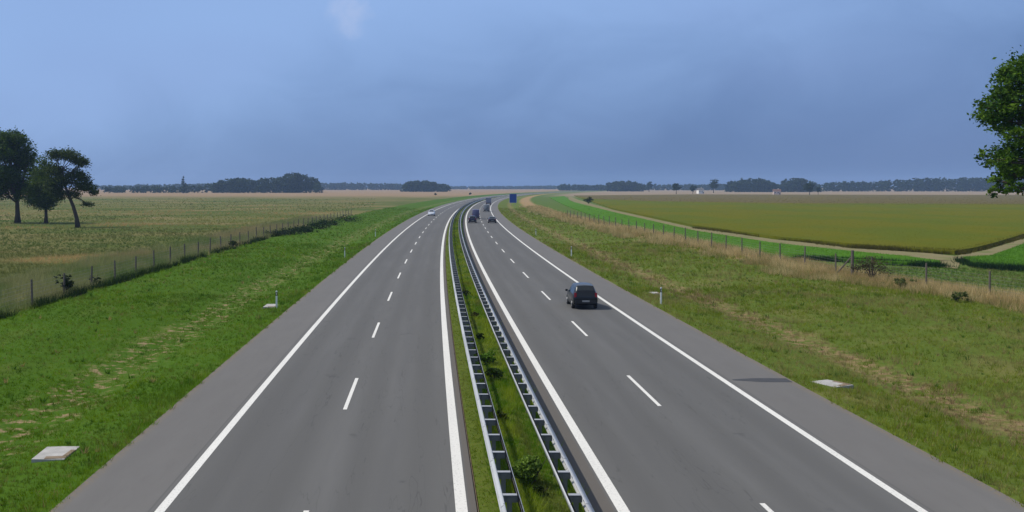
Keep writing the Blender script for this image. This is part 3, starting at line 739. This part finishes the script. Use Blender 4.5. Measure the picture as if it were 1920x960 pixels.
wood('wood', [(755, 344), (768, 340), (800, 338.5), (822, 342), (842, 346)], 1600, 'small dark wood left of the vanishing road', n=1500)
wood('wood', [(840, 350), (950, 349.6), (1050, 348), (1150, 349)], 3200, 'faint strip of woodland behind the vanishing road', n=1800)
wood('wood', [(1053, 346), (1085, 345.5), (1095, 347), (1145, 347)], 2100, 'low pale wood right of the blue road sign', n=1300)
wood('wood', [(1148, 342), (1155, 339.5), (1190, 340), (1200, 341), (1206, 345)], 1750, 'clipped looking hedge wood left of centre right horizon', n=1400)
wood('wood', [(1370, 343), (1385, 340), (1410, 336), (1425, 333.5), (1440, 336), (1455, 342), (1470, 346), (1485, 340), (1500, 334), (1520, 334), (1532, 340), (1545, 346)], 1550, 'dark wood behind the pale barn', n=3400)
wood('wood', [(1545, 343), (1575, 341.5), (1600, 340), (1660, 340.5), (1680, 337), (1760, 333.5), (1800, 333), (1900, 331), (1980, 330)], 1750, 'long dark wood reaching the right tree', n=5200)
wood('wood', [(1206, 346), (1300, 346), (1370, 345), (1420, 343)], 2300, 'thin hazy wood behind the white house', n=1600)

# ------------------------------------------------------------------ houses on the horizon
def house(name, px, py_base_d, w, l, h, rh, wall, roof, label, rz=.15):
    d = py_base_d; x = (px - 801) * d / FPX
    root = empty(name, (x, d, 0), rz, label, 'house')
    MB().box((0, 0, h / 2 - .2), (w, l, h + .4)).build('wall', wall, root)
    a, b, e = w / 2 + .4, l / 2 + .4, h
    r = MB().add([(-a, -b, e), (a, -b, e), (a, b, e), (-a, b, e), (-a, 0, e + rh), (a, 0, e + rh)], [(0, 1, 5, 4), (2, 3, 4, 5), (0, 4, 3), (1, 2, 5), (0, 3, 2, 1)]).build('roof', roof, root)
    MB().box((w * .2, .3, e + rh), (.7, .7, 1.6)).build('chimney', M['plaster_white'], r)
    for q in (-.28, .12):
        f = MB().box((q * w, -l / 2 - .03, h * .55), (1.3, .08, 1.5)).build('window', M['sign_white'], root)
        MB().box((q * w, -l / 2 - .08, h * .55), (1.05, .05, 1.25)).build('pane', M['glass_dark'], f)
    dr = MB().box((.36 * w, -l / 2 - .03, 1.05), (1.0, .08, 2.1)).build('door', M['post_wood'], root)
    return root
house('farmhouse', 1313, 1210, 6.5, 6.5, 4.2, 2.3, M['plaster_white'], M['roof_grey'], 'small white house with a grey roof on the right horizon')
house('barn', 1456.5, 1050, 7.0, 6.0, 3.6, 2.0, M['plaster_pink'], M['roof_tile'], 'pale pinkish barn in front of the dark right wood', rz=-.2)

# ------------------------------------------------------------------ guard rails
def guardrail(name, ta, tb, beam, label):
    root = empty(name, (0, 0, 0), 0, label, 'guard rail', 'guard rails in the median')
    prof = [(0, .42), (.0, .45), (.035, .475), (.075, .50), (.075, .535), (.035, .555), (.0, .575), (.0, .595), (.035, .615), (.075, .635), (.075, .67), (.035, .70), (.0, .725), (.0, .75), (-.07 if beam > 0 else .02, .755)]
    band = [(.02, .60), (.055, .60), (.055, .735), (.02, .735)]
    ss = concat_steps(np.arange(10, 320, 2), np.arange(320, 900, 6))
    front = ta if beam < 0 else tb
    for tr, sg_, prof in ((ta, -1, prof if beam < 0 else band), (tb, 1, prof if beam > 0 else band)):
        th = .004; A = np.array(prof)
        inner = A + np.array([-.02, 0.0])
        ring = np.concatenate([A, inner[::-1]]); nr = len(ring)
        X = tr + sg_ * (ring[:, 0] - .075)[None, :] + off(ss)[:, None]
        V = np.stack([X, np.broadcast_to(ss[:, None], X.shape), np.broadcast_to(ring[:, 1][None, :] + .02, X.shape)], -1).reshape(-1, 3)
        ns = len(ss); i = np.arange(ns - 1)[:, None] * nr; k = np.arange(nr)[None, :]; k2 = (k + 1) % nr
        F = np.stack([i + k, i + k2, i + nr + k2, i + nr + k], -1).reshape(-1, 4)
        if sg_ > 0: F = F[:, ::-1]
        mesh_np('rail' if len(prof) > 4 else 'rear_band', V, F, M['rail'], root)
    c_ = (ta + tb) / 2; w = tb - ta - .19
    pm = MB().box((0, 0, .27), (.11, .05, .86)).box((-.05, .03, .27), (.02, .05, .86)).box((.05, .03, .27), (.02, .05, .86))
    w += .10
    w -= .08
    sm = MB().box((-.04 * beam, 0, .66), (w, .012, .18))
    tm = MB().box((0, 0, .757), (w, .16, .012))
    p0 = s0 = None
    for k in range(100):
        s_ = 10.8 + 2 * k + .2 * 0
        if p0 is None:
            p0 = pm.build('post', M['galv_dull_shaded'], root); s0 = sm.build('spacer', M['galv_dull_shaded'], root); a, b = p0, s0
        else:
            a = p0.copy(); b = s0.copy(); col.objects.link(a); col.objects.link(b); a.parent = root; b.parent = root
        if k == 0: t0_ = c = tm.build('strap', M['strap'], root)
        else: c = t0_.copy(); col.objects.link(c); c.parent = root
        for o in (a, b, c): o.location = (c_ + offf(s_), s_, 0); o.rotation_euler = (0, 0, -heading(s_))
    far = MB()
    for k in range(100, 300):
        s_ = 10.8 + 2 * k; far.box((c_ + offf(s_), s_, .27), (.11, .08, .86)); far.box((c_ + offf(s_), s_, .62), (w, .09, .26))
    tag(far.build('far_spacer', M['galv_dull_shaded'], root), kind='stuff')
    return root
guardrail('guard_rail', 1.70, 2.22, -1, 'left steel guard rail with ladder like spacers in the median')
guardrail('guard_rail', 3.28, 3.82, 1, 'right steel guard rail with ladder like spacers in the median')

# ------------------------------------------------------------------ wildlife fences
def fence(name, slist, tf, h, label, skip=()):
    root = empty(name, (0, 0, 0), 0, label, 'fence')
    g = random.Random(len(slist)); tops = []
    for i, s_ in enumerate(slist):
        t_ = float(tf(s_)); x = t_ + offf(s_); z = float(ground_z(t_, s_)); hh = h * g.uniform(.92, 1.06); lx, ly = g.uniform(-.06, .06), g.uniform(-.05, .05)
        MB().tube([(x, s_, z - .2), (x + lx * .5, s_ + ly * .5, z + hh * .5), (x + lx, s_ + ly, z + hh)], [.08, .075, .07], 7).build('post', M['post_wood'], root)
        tops.append((x, s_, z))
    mb = MB()
    for k in (.25, .5, .75, 1.0, 1.25, 1.5):
        if k < h: mb.tube([(x, y, z + k) for x, y, z in tops], .006, 3)
    for (x0, y0, z0), (x1, y1, z1) in zip(tops[:14], tops[1:15]):
        for q in range(1, 12):
            u = q / 12; p = (x0 + (x1 - x0) * u, y0 + (y1 - y0) * u, z0 + (z1 - z0) * u); mb.tube([p, (p[0], p[1], p[2] + 1.5)], .003, 3)
    mb.build('wire', M['wire'], root)
    return root
fence('wildlife_fence', [52 + 6.0 * k for k in range(40)], lambda s: -26.8, 1.75, 'timber post and wire fence between left verge and wild meadow')
rf = fence('wildlife_fence', [56.5 + 6.6 * k for k in range(34)], lambda s: float(tfence(s)) + .3, 1.95, 'timber post and wire fence in the dry grass on the right')
# a stouter braced post with cross member on the right fence line
s_ = 92.5; t_ = float(tfence(s_)) + .1; x = t_ + offf(s_); z = float(ground_z(t_, s_))
MB().tube([(x, s_, z - .2), (x, s_, z + 2.25)], [.15, .13], 8).tube([(x - .1, s_ + .1, z + 1.6), (x - 1.1, s_ + 1.2, z - .1)], [.07, .07], 6).build('post', M['post_wood'], rf)

# ------------------------------------------------------------------ delineator posts, drain slabs, sign
def delineator(t_, s_, label):
    x = t_ + offf(s_); z = float(ground_z(t_, s_)); h = 1.1 - z
    root = empty('delineator_post', (x, s_, z), 0, label, 'marker post', 'white marker posts along the shoulders')
    MB().box((0, 0, h / 2 - .05), (.12, .10, h + .1), taper=.85).build('body', M['white_plastic'], root, bevel=.012)
    MB().box((0, 0, h - .22), (.118, .098, .24)).build('band', M['black_plastic'], root)
    MB().box((0, -.051, h - .22), (.05, .012, .15)).build('reflector', M['reflector'], root)
    return root
for t_, s_, lab in ((-10.35, 70.0, 'white marker post by the slab on the left verge, nearest one'), (16.05, 72.4, 'white marker post by the slab on the right verge, nearest one'),
                    (-10.35, 120, 'second white marker post along the left shoulder'), (16.05, 122, 'second white marker post along the right shoulder'),
                    (-10.35, 170, 'third white marker post along the left shoulder'), (16.05, 172, 'third white marker post along the right shoulder')):
    delineator(t_, s_, lab)
def slab(t_, s_, w, l, label, rz=0.0):
    x = t_ + offf(s_); z = max(float(ground_z(t_, s_)), -.35) + .0
    root = empty('drain_slab', (x, s_, z), rz, label, 'concrete slab', 'concrete drain slabs on the verges')
    g = random.Random(int(s_))
    cs = [(-.5, -.47), (.46, -.5), (.5, .02), (.49, .48), (-.02, .5), (-.48, .49)]
    cs = [(a * w * g.uniform(.96, 1.02), b * l * g.uniform(.97, 1.02)) for a, b in cs]; n = len(cs)
    pl = MB().add([(a, b, -.35) for a, b in cs] + [(a, b, .05) for a, b in cs], [(i, (i + 1) % n, n + (i + 1) % n, n + i) for i in range(n)] + [tuple(range(n, 2 * n))])
    pl.build('slab', M['concrete'], root)
    MB().box((w * .16, -l * .36, .05), (w * .6, l * .17, .03), .1).box((w * .40, -l * .05, .05), (w * .16, l * .5, .03), -.06).build('mud', M['soil'], root, bevel=.01)
    return root
slab(-11.4, 31.9, 1.05, 1.6, 'large pale concrete drain slab in the left verge nearest the bridge', .05)
slab(-11.0, 72.0, .95, 2.0, 'pale concrete drain slab by the white post on the left verge')
slab(16.75, 43.2, 1.1, 1.4, 'pale concrete drain slab beside the damp strip on the right verge', .5)
slab(17.3, 80.5, .7, 1.3, 'pale concrete drain slab behind the white post on the right verge')
# blue direction sign
s_ = 455.0; x = (962 - 801) * s_ / FPX
root = empty('road_sign', (x, s_, 0), -.05, 'large blue motorway sign on two posts right of the bend', 'road sign')
for q in (-.9, .9): MB().tube([(q, .12, -.3), (q, .12, 4.9)], .08, 8).build('post', M['galv_dull_shaded'], root)
MB().box((0, 0, 3.0), (3.15, .06, 4.0)).build('panel', M['sign_blue'], root, bevel=.01)
fr = MB()
for zc in (1.06, 4.94): fr.box((0, -.036, zc), (3.05, .012, .05))
for xc in (-1.5, 1.5): fr.box((xc, -.036, 3.0), (.05, .012, 3.83))
fr.build('border', M['sign_white'], root)

# ------------------------------------------------------------------ vehicles
def lerp_tab(tab, y):
    ys = [r[0] for r in tab]; return [float(np.interp(y, ys, [r[i] for r in tab])) for i in range(1, len(tab[0]))]
# stations: y (0 rear .. L front), z_bottom, half width at sill, half width at belt, z_belt, half width at roof edge, z_roof edge, z_centre
EST = [(0.00, .42, .74, .74, .78, .70, .84, .86), (.05, .32, .84, .82, .86, .70, .95, .98), (.14, .28, .87, .86, .92, .64, 1.22, 1.26), (.42, .24, .89, .88, .93, .60, 1.52, 1.56), (.9, .22, .90, .89, .93, .60, 1.56, 1.61),
       (1.9, .20, .90, .89, .92, .60, 1.57, 1.63), (2.55, .20, .90, .89, .91, .59, 1.50, 1.56), (3.1, .20, .89, .88, .91, .66, 1.16, 1.22), (3.42, .20, .89, .86, .90, .74, .97, 1.03), (3.9, .21, .87, .82, .82, .70, .88, .93), (4.25, .24, .82, .76, .70, .62, .76, .79), (4.42, .34, .70, .66, .60, .52, .63, .65)]
SED = [(0.00, .42, .74, .74, .74, .66, .80, .82), (.06, .32, .84, .80, .84, .68, .93, .95), (.2, .28, .87, .84, .88, .70, .98, 1.0), (.55, .24, .89, .87, .90, .66, 1.04, 1.07), (1.15, .22, .90, .88, .91, .58, 1.33, 1.38),
       (1.9, .20, .90, .88, .90, .56, 1.38, 1.44), (2.55, .20, .90, .88, .89, .56, 1.30, 1.36), (3.1, .20, .89, .87, .88, .66, 1.02, 1.08), (3.4, .20, .89, .85, .86, .72, .93, .98), (3.9, .21, .87, .81, .78, .68, .84, .88), (4.3, .24, .82, .75, .66, .60, .72, .75), (4.46, .34, .70, .66, .56, .52, .60, .62)]
VAN = [(0.00, .40, .94, .95, 1.2, .88, 2.30, 2.36), (.06, .32, .98, .98, 1.2, .90, 2.42, 2.50), (.5, .28, .99, .99, 1.2, .90, 2.46, 2.54), (2.2, .26, 1.0, 1.0, 1.2, .90, 2.48, 2.55), (3.9, .26, 1.0, .99, 1.2, .88, 2.42, 2.48),
       (4.4, .26, .99, .98, 1.2, .84, 2.05, 2.12), (4.85, .28, .97, .95, 1.18, .84, 1.36, 1.42), (5.3, .30, .93, .88, 1.0, .76, 1.10, 1.14), (5.5, .38, .82, .78, .82, .66, .88, .9)]
SEC = (0.0, 1.0)
def section(tab, y):
    zb, ws, wb, zbelt, wr, zr, zc = lerp_tab(tab, y)
    half = [(0, zb), (ws * .8, zb), (ws * .97, zb + .06), (ws, zb + .2), ((ws + wb) / 2 + .01, (zb + zbelt) * .55), (wb, zbelt), (wb * .93 + wr * .07, zbelt + (zr - zbelt) * .12), (wb * .25 + wr * .75, zbelt + (zr - zbelt) * .80), (wr, zr), (wr * .7, zr + (zc - zr) * .65), (0, zc)]
    return half
def vehicle(name, tab, paint_, x, y, rz, label, cat, group, rear_glass, side_glass, wind, wheel_r, wheels_y, lamp_z, plate=True, sx=1.0):
    L = tab[-1][0]; root = empty(name, (x, y, .004), rz, label, cat, group)
    ys = np.unique(np.concatenate([[r[0] for r in tab], np.linspace(0, L, 40)])) 
    rows = []
    for q in ys:
        h = section(tab, q); ring = [(a, b) for a, b in h] + [(-a, b) for a, b in h[-2:0:-1]]
        rows.append([(a, q - L / 2, b) for a, b in ring])
    nr = len(rows[0]); V = np.array(rows).reshape(-1, 3); F = []
    for i in range(len(ys) - 1):
        for k in range(nr): F.append((i * nr + k, (i + 1) * nr + k, (i + 1) * nr + (k + 1) % nr, i * nr + (k + 1) % nr))
    F.append(tuple(range(nr))); F.append(tuple((len(ys) - 1) * nr + k for k in range(nr - 1, -1, -1)))
    body = MB().add(V, F).build('body', paint_, root, smooth=True)
    bm = bmesh.new(); bm.from_mesh(body.data); bmesh.ops.recalc_face_normals(bm, faces=bm.faces[:]); bm.to_mesh(body.data); bm.free()
    def side_pt(q, f, sgn, o=.012):
        """point on the side window band, f 0 belt .. 1 roof edge"""
        h = section(tab, q); a, b = h[6], h[7]
        return (sgn * (a[0] + (b[0] - a[0]) * f + o), q - L / 2, a[1] + (b[1] - a[1]) * f + .002)
    for (q0, q1, q2, q3) in side_glass:                # bottom rear, bottom front, top front, top rear
        for sgn in (-1, 1):
            n = 6; Vw = []
            for i in range(n + 1):
                u = i / n
                Vw.append(side_pt(q0 + (q1 - q0) * u, .02, sgn)); Vw.append(side_pt(q3 + (q2 - q3) * u, .92, sgn))
            Fw = [(2 * i, 2 * i + 2, 2 * i + 3, 2 * i + 1) for i in range(n)]
            MB().add(Vw, Fw).build('side_window', M['glass_dark'], root, smooth=True)
    def across(nm, qa, qb, wa, wb, mat, o=.014, k=9, lift=(0.0, 0.0)):
        """glass across the body from station qa (lower edge) to qb (upper edge)"""
        Vw = []; nseg = 6; nx = 8
        for i in range(nseg + 1):
            u = i / nseg; q = qa + (qb - qa) * u; h = section(tab, q); wr, zr = h[8]; zc = h[10][1]
            w = (wa + (wb - wa) * u) * wr
            dirn = -1 if qb > qa else 1
            for j in range(nx + 1):
                s2 = -1 + 2 * j / nx
                zz = zr + (zc - zr) * (1 - (abs(s2) * w / max(wr, .01)) ** 2)
                Vw.append((s2 * w, q - L / 2 + dirn * o, zz + .010))
        Fw = [(i * (nx + 1) + j, i * (nx + 1) + j + 1, (i + 1) * (nx + 1) + j + 1, (i + 1) * (nx + 1) + j) for i in range(nseg) for j in range(nx)]
        MB().add(Vw, Fw).build(nm, mat, root, smooth=True)
    if rear_glass: across('rear_window', rear_glass[0], rear_glass[1], .93, .93, M['glass_dark'])
    across('windscreen', wind[0], wind[1], .95, .93, M['glass_dark'])
    wb0 = section(tab, .05)[5][0]
    for sgn in (-1, 1):
        hz_ = lamp_z
        MB().box((sgn * (wb0 - .08), -L / 2 + .035, hz_), (.17, .09, .30)).build('tail_light', M['lamp_red'], root, bevel=.02)
        fy = L - .16; wf = section(tab, fy)[5][0]; zf = section(tab, fy)[5][1]
        MB().box((sgn * (wf - .14), fy - L / 2 + .03, zf - .03), (.30, .16, .13)).build('headlight', M['lamp_clear'], root, bevel=.03)
        qm = wind[0] - .12; hm = section(tab, qm)
        MB().box((sgn * (hm[5][0] + .09), qm - L / 2, hm[5][1] + .09), (.2, .1, .14)).build('wing_mirror', paint_, root, bevel=.03)
        for wy in wheels_y:
            w_ = MB().tube([(sgn * (section(tab, wy)[3][0] - .20), wy - L / 2, wheel_r), (sgn * (section(tab, wy)[3][0] - .0), wy - L / 2, wheel_r), (sgn * (section(tab, wy)[3][0] + .015), wy - L / 2, wheel_r)], [wheel_r, wheel_r, wheel_r * .93], 20).build('wheel', M['tyre'], root)
            MB().tube([(sgn * (section(tab, wy)[3][0] - .0), wy - L / 2, wheel_r), (sgn * (section(tab, wy)[3][0] + .022), wy - L / 2, wheel_r)], [wheel_r * .64, wheel_r * .60], 14).build('rim', M['rim'], w_)
    MB().box((0, -L / 2 + .02, tab[0][1] + .08), (section(tab, .02)[3][0] * 2 + .02, .14, .22)).build('rear_bumper', M['black_plastic'] if cat != 'van' else M['black_plastic'], root, bevel=.04)
    MB().box((0, L / 2 - .06, tab[-1][1] + .05), (1.2, .14, .14)).build('grille', M['black_plastic'], root, bevel=.03)
    if plate: MB().box((0, -L / 2 - .052, tab[0][1] + .14), (.52, .012, .11)).build('number_plate', M['plate'], root)
    return root
G = 'vehicles on the motorway'
EST_W = dict(rear_glass=(.13, .40), side_glass=[(.30, .95, .95, .62), (1.02, 1.82, 1.82, 1.02), (1.9, 2.98, 2.5, 1.9)], wind=(3.25, 2.60), wheel_r=.32, wheels_y=(.82, 3.5), lamp_z=.95)
SED_W = dict(rear_glass=(.60, 1.12), side_glass=[(1.0, 1.82, 1.82, 1.22), (1.9, 2.98, 2.5, 1.9)], wind=(3.25, 2.60), wheel_r=.31, wheels_y=(.85, 3.55), lamp_z=.80)
VAN_W = dict(rear_glass=None, side_glass=[(3.4, 4.5, 4.2, 3.4)], wind=(4.80, 4.0), wheel_r=.35, wheels_y=(1.1, 4.4), lamp_z=1.1)
# the near car, driving away in the right lane
s_ = 70.6
vehicle('parked_car'.replace('parked_', ''), EST, M['paint_black'], 10.25 + offf(s_), s_, -heading(s_), 'near black hatchback driving away in the right lane', 'car', G, **EST_W).scale = (.92, .95, 1.0)
s_ = 233; vehicle('car', SED, M['paint_anthracite'], 10.75 + offf(s_), s_, -heading(s_), 'low dark saloon next to the right edge line', 'car', G, **SED_W)
s_ = 233; vehicle('car', EST, M['paint_dark'], 6.35 + offf(s_), s_, -heading(s_), 'dark blue car in the fast lane close behind the slate van', 'car', G, **EST_W)
s_ = 262; vehicle('van', VAN, M['paint_violet'], 7.35 + offf(s_), s_, -heading(s_), 'slate violet van in the fast lane ahead of the dark blue car', 'van', G, **VAN_W).scale = (.92, 1, .95)
s_ = 338; vehicle('van', VAN, M['paint_grey'], 10.8 + offf(s_), s_, -heading(s_), 'grey van in the right lane beyond the dark saloon', 'van', G, **VAN_W).scale = (.92, 1, .92)
s_ = 291; vehicle('car', EST, M['paint_silver'], -4.9 + offf(s_), s_, math.pi - heading(s_), 'silver car coming towards the bridge on the left carriageway', 'car', G, **EST_W)
# a lorry far ahead
s_ = 462; root = empty('lorry', (11.0 + offf(s_), s_, 0), -heading(s_), 'tall lorry farthest ahead in the right lane', 'lorry', G)
MB().box((0, -1.2, 2.15), (2.3, 6.0, 2.2)).build('cargo_box', M['truck_tarp'], root, bevel=.04)
cab = MB().box((0, 2.9, 1.6), (2.2, 1.8, 2.1), taper=.92).build('cab', M['paint_violet'], root, bevel=.12)
MB().box((0, -.6, .8), (1.1, 8.0, .3)).build('chassis', M['black_plastic'], root)
for sx_ in (-1, 1):
    MB().box((sx_ * .95, -4.23, .95), (.3, .06, .16)).build('tail_light', M['lamp_red'], root)
    for wy in (-3.2, 2.7):
        w_ = MB().tube([(sx_ * .75, wy, .48), (sx_ * 1.08, wy, .48)], .48, 18).build('wheel', M['tyre'], root)
        MB().tube([(sx_ * 1.07, wy, .48), (sx_ * 1.1, wy, .48)], .27, 14).build('rim', M['rim'], w_)

# ------------------------------------------------------------------ air
HB = 3600.0
hz_ = MB().box((150, HB / 2 - 100, 19.0), (5200, HB + 200, 41.0)); haze = hz_.build('haze', M['wire'])
t = NT('haze_air'); pv_ = t.n('VolumePrincipled'); pv_.inputs['Color'].default_value = (.42, .62, 1.0, 1); pv_.inputs['Density'].default_value = .00014
pv_.inputs['Anisotropy'].default_value = 0.0
t.l(pv_.outputs[0], t.out.inputs['Volume']); haze.data.materials.clear(); haze.data.materials.append(t.m)
tag(haze, 'thin blue haze lying over the plain', 'haze', kind='stuff')

# ------------------------------------------------------------------ sun, sky, camera
SUN_EL, SUN_AZ = 51.0, -83.0          # azimuth from straight ahead, negative = left
ds = Vector((math.sin(R(SUN_AZ)) * math.cos(R(SUN_EL)), math.cos(R(SUN_AZ)) * math.cos(R(SUN_EL)), math.sin(R(SUN_EL))))
sl = bpy.data.lights.new('sun', 'SUN'); sl.energy = 4.0; sl.angle = R(.6); sl.color = (1.0, .94, .83)
so = bpy.data.objects.new('sun', sl); so.rotation_euler = ds.to_track_quat('Z', 'Y').to_euler(); so.location = (-60, 40, 80); col.objects.link(so)
w = bpy.data.worlds.new('World'); scene.world = w; w.use_nodes = True
t = NT.__new__(NT); t.t = w.node_tree; t.t.nodes.clear(); t.out = t.t.nodes.new('ShaderNodeOutputWorld')
sky = t.n('TexSky'); sky.sky_type = 'NISHITA'; sky.sun_disc = False; sky.sun_elevation = R(SUN_EL); sky.sun_rotation = R(SUN_AZ)
sky.air_density = 1.0; sky.dust_density = .6; sky.ozone_density = 2.0
g_ = t.n('TexCoord').outputs['Generated']; sx = t.n('SeparateXYZ'); t.l(g_, sx.inputs[0])
scl = t.n('VectorMath', operation='SCALE'); t.l(sky.outputs[0], scl.inputs[0]); scl.inputs['Scale'].default_value = .09
n1 = t.noise(t.mapv(g_, (2.0, 2.0, 4.5)), 1.3, 2, .45); n2 = t.noise(t.mapv(g_, (5, 5, 9)), 1.6, 5, .55, .6); n3 = t.noise(t.mapv(g_, (1.2, 1.2, 3)), 2.0, 2, .5)
# thick rain cloud low ahead, thinner and brighter higher up and towards the sun
e = t.math('MULTIPLY', sx.outputs[2], 4.1)
e = t.math('ADD', e, t.math('MULTIPLY', t.math('SUBTRACT', n1, .5), .50))
e = t.math('ADD', e, t.math('MULTIPLY', t.math('SUBTRACT', n2, .5), .34))
e = t.math('ADD', e, t.math('MULTIPLY', sx.outputs[0], -.62))
thin = t.step(e, -.12, .75)
cl = t.mix(thin, (.112, .202, .430), (.290, .455, .800))
high = t.math('MULTIPLY', t.step(sx.outputs[2], .20, .45), t.step(n1, .36, .60))
cl = t.mix(high, cl, (.95, .96, .97))  # white cloud overhead, out of view, brightened as added fill light
cl = t.mix(t.math('MULTIPLY', t.step(n3, .45, .70), .20), cl, (.205, .275, .560))
pf = t.n('VectorMath', operation='DISTANCE'); t.l(g_, pf.inputs[0]); pf.inputs[1].default_value = (-.0738, .984, .1625)
pn_ = t.noise(g_, 60.0, 4, .6)
pd = t.math('ADD', pf.outputs['Value'], t.math('MULTIPLY', t.math('SUBTRACT', pn_, .5), .035))
cl = t.mix(t.math('MULTIPLY', t.math('SUBTRACT', 1.0, t.step(pd, .002, .026)), .42), cl, (.52, .60, .84))   # a small paler puff in the cloud
cover = t.math('SUBTRACT', 1.0, t.math('MULTIPLY', t.step(sx.outputs[2], .22, .6), .6))
fin = t.mix(t.math('MULTIPLY', cover, .93), scl.outputs[0], cl)
bg = t.n('Background'); t.l(fin, bg.inputs[0]); bg.inputs[1].default_value = 1.0; t.l(bg.outputs[0], t.out.inputs[0])

cam = bpy.data.cameras.new('camera'); co = bpy.data.objects.new('camera', cam); col.objects.link(co)
co.location = (0, 0, CAM_H); co.rotation_euler = (R(90), 0, 0)
cam.sensor_width = 36; cam.lens = 36 * FPX / 1920; cam.shift_x = 159 / 1920; cam.shift_y = -130 / 1920
cam.clip_start = .1; cam.clip_end = 20000
scene.camera = co
scene.view_settings.view_transform = 'Standard'; scene.view_settings.look = 'None'; scene.view_settings.exposure = 0; scene.view_settings.gamma = 1
scene.render.engine = 'CYCLES'
scene.cycles.use_denoising = True
scene.cycles.max_bounces = 6; scene.cycles.volume_bounces = 1; scene.cycles.transparent_max_bounces = 8
